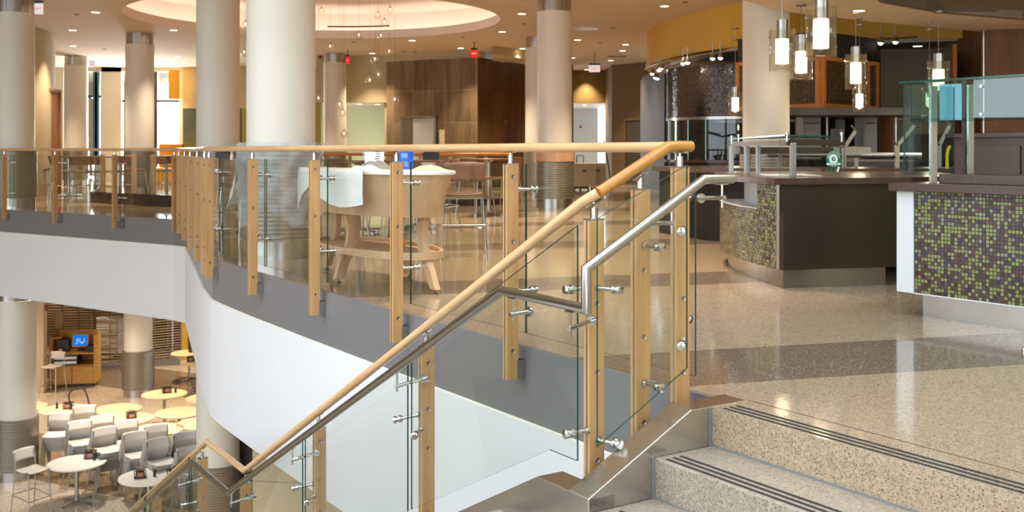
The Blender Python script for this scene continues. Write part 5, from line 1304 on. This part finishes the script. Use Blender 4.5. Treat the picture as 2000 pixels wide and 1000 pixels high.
# kitchen equipment
t = thing('kitchen_counter', (6.0, 19.6, 0), 'dark kitchen counter along the back of the servery', 'counter')
mb = MB(); mb.box((5.95, 19.0, 0), (7.95, 19.9, .86)); obj('carcass', mb, 'dark_metal', t); mb = MB(); mb.box((5.93, 18.95, .86), (7.98, 19.95, .90)); obj('countertop', mb, 'steel_dark', t)
eq = [(1568, 1604, 226, 292, 'tall pale steel oven left of the control panel'), (1638, 1650, 250, 290, 'narrow steel cabinet beside the control panel'), (1686, 1714, 226, 262, 'small steel box oven below the shelf'), (1687, 1712, 290, 306, 'low steel box on the kitchen counter under the box oven'), (1763, 1800, 235, 285, 'steel oven behind the angled arm of the guard post')]
for k, (xa, xb, ya, yb, lab) in enumerate(eq):
    Y = 19.2; z1 = EYE - (ya - HY) / F * Y; z0 = max(.9, EYE - (yb - HY) / F * Y); 
    p = V(((X(xa, Y) + X(xb, Y)) / 2, Y + .25, .9)); t = thing('kitchen_oven', p, lab, 'oven', 'steel kitchen appliances')
    mb = MB(); mb.box((X(xa, Y), Y, .9), (X(xb, Y), Y + .5, z1)); obj('oven_body', mb, 'appliance_steel', t, bevel=.01)
    mb = MB(); mb.box((X(xa, Y) + .03, Y - .012, .94), (X(xb, Y) - .03, Y - .002, z1 - .1)); d_ = obj('oven_door', mb, 'appliance_steel', t)
    mb = MB(); mb.tube([(X(xa, Y) + .05, Y - .03, z1 - .14), (X(xb, Y) - .05, Y - .03, z1 - .14)], .01, 6); obj('door_handle', mb, 'chrome', d_)
t = thing('control_panel', (X(1643, 19.3), 19.3, 1.6), 'dark control box with a tiny red light in the kitchen', 'control panel')
mb = MB(); mb.box((X(1638, 19), 19.0, 1.45), (X(1650, 19), 19.2, 1.62)); obj('panel_box', mb, 'black_plastic', t)
q = at(1643, 228, 18.98); mb = MB(); mb.lathe([(0, -.01), (.02, -.01), (.02, 0), (0, 0)], q, 8, axis=(0, -1, 0)); obj('indicator_light', mb, 'led_red', t)
q = V((X(1693, 18.6), 19.3, .9)); mb = MB(); mb.lathe([(0, .0), (.16, .0), (.18, .2), (.17, .24), (0, .24)], q, 20); tag(obj('wooden_steamer', mb, 'kiosk_wood', smooth=True), 'round tan wooden steamer basket on the kitchen counter', 'basket')
# tv
p = at(1292, 210, 29.5); t = thing('television', p, 'black wall television left of the dark mosaic hood', 'television')
mb = MB(); mb.box((p.x - .12, p.y - .02, p.z - .26), (p.x + .14, p.y + .03, p.z + .26)); obj('tv_body', mb, 'black_plastic', t, bevel=.01)
mb = MB(); mb.box((p.x - .02, p.y + .03, p.z - .03), (p.x + .02, 30.55, p.z + .03)); obj('tv_mount', mb, 'dark_metal', t)
p = at(1297, 180, 29.5); mb = MB(); mb.box((p.x - .05, p.y, p.z - .17), (p.x + .06, p.y + .06, p.z + .17)); 
tag(obj('menu_frame', mb, 'hood_frame_wood'), 'slim wooden frame above the television', 'frame')

# ================================================================== LIGHTS AND CEILING FITTINGS
def spot(p, e, col=(1, .77, .54), ang=84, blend=.8, r=.06):
    l = bpy.data.lights.new('spot_light', 'SPOT'); l.energy = e; l.color = col; l.spot_size = R(ang); l.spot_blend = blend; l.shadow_soft_size = r
    o = bpy.data.objects.new('spot_light', l); COL.objects.link(o); o.location = p; return o
def make_downlight(r=.085):
    root = proto('ceiling_downlight', 'x', 'ceiling light', 'recessed ceiling downlights')
    mb = MB(); mb.lathe([(r + .018, 0), (r + .018, -.006), (r, -.006), (r, -.002)], (0, 0, 0), 24); obj('trim_ring', mb, 'white_paint', root, smooth=True)
    mb = MB(); mb.disc((0, 0, -.004), r, 24, -1); obj('lamp_lens', mb, 'lamp_warm', root); return root
DL = Inst(make_downlight())
dl = [(187, 24), (142, 59), (143, 90), (339, 59), (347, 111), (123, 110), (219, 120), (309, 129), (805, 79), (900, 94), (981, 62), (727, 104), (1019, 27), (1020, 95), (1128, 78), (1222, 87), (1216, 99), (1193, 118), (1298, 12), (1146, 136), (1118, 113)]
dl.sort()
for i, (x, y) in enumerate(dl):
    p = on(x, y, CZ); DL.put((p.x, p.y, CZ), 0, 'glowing recessed downlight, %s from the left among those in the main ceiling' % ordi(i), 'recessed ceiling downlights')
    spot((p.x, p.y, CZ - .03), SPOT_E)
for x, y, z, lab in ((1792, 90, 3.04, 'recessed downlight above the kitchen, right of the track lights'), (1722, 106, 3.04, 'recessed downlight above the kitchen, just over the steel hood'), (1677, 21, SZ, 'recessed downlight in the servery ceiling beside a pendant canopy'),
                     (702, 204, 2.5, 'recessed downlight above the mint wall, left one'), (738, 203, 2.5, 'recessed downlight above the mint wall, right one'), (1142, 205, 2.75, 'recessed downlight in the bright corridor, left one'), (1180, 208, 2.75, 'recessed downlight in the bright corridor, right one')):
    p = on(x, y, z); 
    if z < 2.8 and x < 800: p.y = 32.6 if x < 720 else 32.9; p.x = X(x, p.y)
    if x in (1142, 1180): p.y = min(p.y, 41)
    DL.put((p.x, p.y, z), 0, lab, 'recessed ceiling downlights'); spot((p.x, p.y, z - .03), SPOT_E * (4 if z < 3 else .35), col=(.92, .97, 1) if z < 2.8 else (1, .72, .45))
# unseen spot lamps without fittings, added to brighten the upper floor
for (x, y) in ((-14, 24), (1.5, 15), (2, 18), (6, 30), (-.6, 17), (0.2, 21), (-13, 30), (-6, 29), (-9, 33), (-1, 26), (3, 30), (.3, 8.9), (1.4, 10.8), (.3, 13.2), (-1.0, 16.2), (-8.6, 21.6), (-6.4, 20.2)): spot((x, y, CZ - .03), SPOT_E * (1.7 if y < 19 else 1))
for (x, y) in ((3.6, 10.2), (5.8, 12.5), (8.5, 14.5)): spot((x, y, SZ - .03 if y > 12.6 else CZ - .03), SPOT_E * .6)
# unseen spot lamps lighting the lower hall
for x in (-18, -13.5, -9.5, -6.3):
    for y in (20.5, 24.5, 29.0):
        if y < 20.0 + (-x - 6) * .1: continue
        spot((x, y + (0 if x > -12 else 1.5), -1.6), LOW_E, ang=100)
for (x, y) in ((-9.2, 20.0), (-7.2, 18.9), (-8.6, 21.6)): spot((x, y, -1.6), LOW_E * .5, col=(1, .92, .82), ang=110)  # unseen spots added to brighten the white tables
spot((-5.6, 14.0, -1.6), LOW_E * .6, ang=110); spot((-4.6, 12.6, -1.6), LOW_E * .5, ang=110)  # unseen spots added to brighten the beige wall behind the stair glass
# daylight falling in through the far left windows
for (xa, xb) in ((170, 198), (237, 350)):
    l = bpy.data.lights.new('window_daylight', 'AREA'); l.shape = 'RECTANGLE'; l.size = X(xb, FY) - X(xa, FY); l.size_y = 3.7; l.energy = 170 * l.size * DAY; l.color = (.93, .97, 1)
    lo = bpy.data.objects.new('window_daylight', l); COL.objects.link(lo); lo.location = (X((xa + xb) / 2, FY), FY + .4, 1.9); lo.rotation_euler = (R(-90), 0, 0)
# small ceiling fittings
def make_sprinkler():
    root = proto('ceiling_sprinkler', 'x', 'sprinkler', 'ceiling sprinklers'); mb = MB(); mb.lathe([(.05, 0), (.045, -.012), (.0, -.014)], (0, 0, 0), 16); obj('cover_plate', mb, 'brown_wall', root, smooth=True); return root
SP = Inst(make_sprinkler())
for x, y, lab in ((150, 28, 'small round brown detector near the left edge of the ceiling'), (204, 96, 'small dark detector on the ceiling above the white far column'), (1024, 46, 'small brown cover plate between the two tan columns'), (1197, 54, 'small brown cover plate right of the big round ceiling speaker'), (1172, 83, 'small brown cover plate left of the paired downlights'),
                  (811, 101, 'small brown cover plate over the tiled block'), (788, 100, 'small brown cover plate left of its pair over the tiled block'), (904, 73, 'small brown cover plate near the dome rim'), (692, 82, 'small brown cover plate below the dome rim by the globes'), (1338, 4, 'small brown cover plate near the yellow bulkhead top')):
    p = on(x, y, CZ); SP.put((p.x, p.y, CZ), 0, lab, 'ceiling sprinklers')
p = on(1145, 55, CZ); mb = MB(); mb.lathe([(.30, 0), (.29, -.02), (.2, -.025), (0, -.03)], p, 32); tag(obj('ceiling_speaker', mb, 'white_enamel', smooth=True), 'large pale round speaker in the ceiling beside the tan column', 'speaker')
p = on(1205, 110, CZ); mb = MB(); mb.box((p.x - .28, p.y - .12, CZ - .012), (p.x + .28, p.y + .12, CZ)); tag(obj('air_vent', mb, 'brown_wall'), 'dark slotted air vent in the ceiling before the brown wall', 'air vent')
# exit signs
def exit_sign(x, y, Y, lab, red=True, flip=False, w=.32, h=.2, face=(0, -1, 0)):
    p = at(x, y, Y); t = thing('exit_sign', p, lab, 'exit sign', 'ceiling exit signs'); fv = V(face).normalized(); sx = V((-fv.y, fv.x, 0))
    W_ = lambda v: p + sx * v[0] - fv * v[1] + V((0, 0, v[2]))
    mb = MB(); mb.box((-w / 2, -.012, h / 2), (w / 2, .012, h / 2 + .05), W_); obj('housing', mb, 'dark_metal', t)
    mb = MB(); mb.box((-.01, -.01, h / 2 + .05), (.01, .01, max(CZ - p.z, h / 2 + .06)), W_) ; obj('stem', mb, 'dark_metal', t)
    mb = MB(); mb.box((-w / 2, -.005, -h / 2), (w / 2, .005, h / 2), W_); pl = obj('sign_plate', mb, 'exit_red' if red == 1 else 'exit_pale', t)
    text('EXIT', min(h * .85, w * .38), facing(p + fv * .008, fv), 'exit_pale' if red == 1 else 'exit_red', pl, ext=.001)
    return t
exit_sign(926, 105, 27.5, 'red glowing exit sign in front of the tiled block corner', 1, w=.17, face=(.3, -1, 0)); exit_sign(679, 118, 29.5, 'narrow red exit sign right of the slim distant column', 1, w=.1)
exit_sign(1161, 134, 30.5, 'pale exit sign hanging before the corridor opening', 2, w=.32); exit_sign(180, 126, 33.5, 'faint exit sign by the washed out far windows', 2, w=.2); exit_sign(76, 17, 19.5, 'pale pink exit sign at the top left beside the edge column', 2, w=.16)
# alarms
def alarm(x, y, Y, lab, r=.05):
    p = at(x, y, Y); mb = MB(); mb.lathe([(r, 0), (r * .9, .04), (0, .05)], p, 14, axis=(0, -1, 0)); tag(obj('fire_alarm', mb, 'red_plastic', smooth=True), lab, 'fire alarm', 'red fire alarms')
alarm(103, 217, 26.65, 'dark red alarm on the edge of the curved left wall'); alarm(987, 238, 31.25, 'red alarm on the shaded side of the tiled block', .07); alarm(1134, 248, 42.4, 'red alarm on the bright corridor wall'); alarm(626, 111, 31.5, 'red alarm high on the wall left of the slim column'); alarm(89, 601, 26.85, 'red alarm on the cream edge in the lower hall', .08)
# notices
def notice(x0, x1, y0, y1, lab):
    f = (((x0 + x1) / 2) - 755) / 178; q = A_ + (B2_ - A_) * f; Y = q.y - .02
    mb = MB(); z1 = EYE - (y0 - HY) / F * Y; z0 = EYE - (y1 - HY) / F * Y
    mb.box((X(x0, Y), Y - .012, z0), (X(x1, Y), Y - .004, z1)); o = tag(obj('paper_notice', mb, 'paper'), lab, 'notice'); 
    o['kind'] = 'thing'; return o
A_, B2_ = bl[0], bl[1]
notice(858, 875, 253, 283, 'tan paper notice posted right of the double door')
# pendants: clear cylinder with frosted core
def make_cyl():
    root = proto('cylinder_pendant', 'x', 'pendant light', 'glass cylinder pendants')   # origin at centre of the glass
    mb = MB(); mb.lathe([(.15, -.25), (.15, .25)], (0, 0, 0), 32); obj('glass_cylinder', mb, 'glass_clear', root, smooth=True, solid=.006)
    mb = MB(); mb.lathe([(0, -.165), (.073, -.165), (.078, -.16), (.078, .13), (.07, .135)], (0, 0, 0), 24); obj('frosted_diffuser', mb, 'lamp_diffuser', root, smooth=True)
    mb = MB(); mb.lathe([(.07, .13), (.07, .36), (0, .365)], (0, 0, 0), 24); mb.tube([(-.15, 0, .15), (.15, 0, .15)], .006, 6)
    for sx in (-.153, .153): mb.lathe([(0, -.01), (.014, -.01), (.014, .01), (0, .01)], (sx, 0, .15), 10, axis=(1, 0, 0))
    obj('steel_cap', mb, 'steel', root, smooth=True)
    return root
CYP = make_cyl(); CY_ = Inst(CYP)
for (x, y0, y1, w, ceil, lab) in ((1527.5, 62, 134, 49, CZ, 'lit glass cylinder pendant overlapping the tan column edge, topmost left'), (1565, 82, 157, 43, SZ, 'lit glass cylinder pendant hanging lowest of the three clustered ones'), (1603.5, 20, 106, 58, CZ, 'largest and nearest lit glass cylinder pendant'),
                                 (1671.5, 112, 169, 41, SZ, 'lit glass cylinder pendant alone in front of the fretwork canopy'), (1678.5, 176, 215, 27, SZ, 'smallest lit glass cylinder pendant above the steel pass shelf'), (1833, 123, 185, 41, SZ, 'lit glass cylinder pendant behind the top of the teal glass guard'),
                                 (1815, 172, 215, 25, SZ, 'small lit glass cylinder pendant at the left edge of the teal glass'), (1436, 183, 222, 27, 2.98, 'small lit glass cylinder pendant in front of the dark mosaic hood')):
    Y = .3 * F / w
    Y = {1436: 18.2, 1678.5: 15.9, 1815: 16.4}.get(x, Y)
    p = at(x, (y0 + y1) / 2, Y); s = w / F * Y / .3
    o = CY_.put(p, R(random.uniform(-10, 10)), lab, 'glass cylinder pendants')
    s = min(s, 1.0); o.scale = (s, s, s)
    mb = MB(); l = max(ceil - p.z, .5) / s; mb.tube([(p.x, p.y, p.z + .36), (p.x, p.y, p.z + l)], .004, 6); mb.lathe([(.07, l - .02), (.07, l), (0, l)], (p.x, p.y, p.z), 16)
    mb.v = [v - p for v in mb.v]; OFF[o.name] = V((0, 0, 0)); c = obj('cord_and_canopy', mb, 'steel', o)
    OFF[o.name] = V(p)
    l = bpy.data.lights.new('pendant_light', 'POINT'); l.energy = 6; l.color = (1, .76, .48); l.shadow_soft_size = .07; lo = bpy.data.objects.new('pendant_light', l); COL.objects.link(lo); lo.location = p + V((0, 0, -.3))
# globe pendants
def make_globe():
    root = proto('globe_pendant', 'x', 'pendant light', 'clear glass globe pendants')
    pr = [(.0, -.088), (.04, -.088)] + [(.095 * math.sin(R(a)), -.095 * math.cos(R(a))) for a in range(28, 170, 10)] + [(.018, .094)]
    mb = MB(); mb.lathe(pr, (0, 0, 0), 24); obj('glass_globe', mb, 'globe_glass', root, smooth=True)
    mb = MB(); mb.lathe([(.018, .05), (.018, .12), (0, .125)], (0, 0, 0), 12); obj('socket', mb, 'steel', root, smooth=True)
    mb = MB(); mb.lathe([(0, .0), (.012, .008), (.016, .02), (.014, .05)], (0, 0, 0), 12); obj('bulb', mb, 'bulb_warm', root, smooth=True)
    mb = MB(); mb.tube([(0, 0, .12), (0, 0, .25)], .002, 4); obj('cord_sleeve', mb, 'dark_metal', root)
    return root
GP = Inst(make_globe())
gl = [(663, 205, 8), (669, 221, 8), (672, 262, 7.5), (622, 193, 7), (645, 92, 7.5), (701, 70, 8), (744, 71, 7.5), (732, 117, 8.5), (760, 102, 7.8), (739, 147, 7.5), (722, 158, 8.6), (771, 196, 8), (751, 44, 7.5), (762, 20, 6.5), (628, 22, 6.5), (637, 322, 7.5), (480, 48, 8), (477, 103, 8), (738, 30, 6)]
gl.sort()
for i, (x, y, r) in enumerate(gl):
    Y = .095 * F / r; Y = max(20.5, min(Y, 26)); p = at(x, y, Y)
    if y > 300: continue
    o = GP.put(p, 0, 'clear glass globe pendant on a thin wire, %s from the left among the globes' % ordi(i), 'clear glass globe pendants')
    mb = MB(); mb.tube([(0, 0, .25), (0, 0, max(4.68 - p.z, .3))], .0022, 4); OFF[o.name] = V((0, 0, 0)); obj('cord', mb, 'steel', o); OFF[o.name] = p
# track lights below the yellow bulkhead
def track(name_lab, pts, heads, zt=3.18):
    P = [V(p) for p in pts]; t = thing('track_light', (P[0].x, P[0].y, zt), name_lab, 'track light', 'track lights')
    mb = MB(); mb.tube(P, .016, 8); obj('track_rail', mb, 'steel', t, smooth=True)
    mb = MB()
    for p in P[1::5]: mb.tube([p, p + V((0, 0, .12))], .008, 6); 
    obj('rail_hanger', mb, 'steel', t)
    for (x, y, Y) in heads:
        q = at(x, y, Y); h = thing('x', q, '', ''); 
        bpy.data.objects.remove(h)
        mb = MB(); mb.tube([q + V((0, 0, .30)), q + V((0, 0, .04))], .009, 6); mb.lathe([(.02, .10), (.045, .05), (.055, -.01), (.05, -.01)], q, 14, axis=(.1, 0, 1)); hd = obj('lamp_head', mb, 'steel', t, smooth=True)
        mb = MB(); mb.lathe([(.0, -.05), (.03, -.04), (.047, -.012), (.047, 0)], q, 14, axis=(.1, 0, 1)); obj('lamp_lens', mb, 'lamp_spot', hd, smooth=True)
        if Y > 21.5 or Y < 19.5: continue
        l = bpy.data.lights.new('track_lamp', 'SPOT'); l.energy = 12; l.spot_size = R(80); l.spot_blend = .6; l.color = (1, .9, .75); l.shadow_soft_size = .04; lo = bpy.data.objects.new('track_lamp', l); COL.objects.link(lo); lo.location = q + V((0, 0, -.07)); dv_ = V((4.6, 20.8, 2.0)) - q; lo.rotation_euler = dv_.to_track_quat('-Z', 'Y').to_euler()
tr1 = offset(YB, .06)
track('curved track light with small spot heads under the left part of the yellow bulkhead', [V((p.x, p.y, 3.0)) for p in tr1[12:52]],
      [(1274, 143, 24.8), (1280, 151, 26), (1284, 152.5, 26.2), (1287, 136, 22.8), (1291, 133, 22.7), (1334, 123, 20.9), (1343, 121, 20.8), (1392, 113, 20.2), (1407, 112, 20.1)])
track('track light with two spot heads above the kitchen, right of the tan column', [V((p.x, p.y - .45, 3.10)) for p in YB[42:56]], [(1720, 83, 18.9), (1749, 81, 18.8)])

# ================================================================== CAMERA, LIGHT, WORLD
sc = bpy.context.scene
cam = bpy.data.cameras.new('camera'); co = bpy.data.objects.new('camera', cam); COL.objects.link(co); sc.camera = co
cam.sensor_width = 36; cam.sensor_fit = 'HORIZONTAL'; cam.lens = F / 2000 * 36; co.location = (0, 0, EYE); co.rotation_euler = (R(90), 0, 0)
cam.shift_y = -(500 - HY) / 2000; cam.clip_end = 300; cam.clip_start = .05
cam.dof.use_dof = True; cam.dof.focus_distance = 5.4; cam.dof.aperture_fstop = 5.0
w = bpy.data.worlds.new('world'); sc.world = w; w.use_nodes = True; nt = w.node_tree; bg = nt.nodes['Background']
bg.inputs[0].default_value = (.83, .915, 1.0, 1); bg.inputs[1].default_value = WORLD_S
sc.view_settings.view_transform = 'Standard'; sc.view_settings.look = 'None'; sc.view_settings.gamma = 1; sc.view_settings.exposure = EXPO; sc.view_settings.use_curve_mapping = False
sc.cycles.max_bounces = 10; sc.cycles.diffuse_bounces = 4; sc.cycles.glossy_bounces = 4; sc.cycles.transparent_max_bounces = 24; sc.cycles.transmission_bounces = 4
sc.cycles.caustics_reflective = False; sc.cycles.caustics_refractive = False; sc.cycles.sample_clamp_indirect = 4; sc.cycles.use_denoising = True
for m_ in list(bpy.data.materials):
    if m_.users == 0: bpy.data.materials.remove(m_)
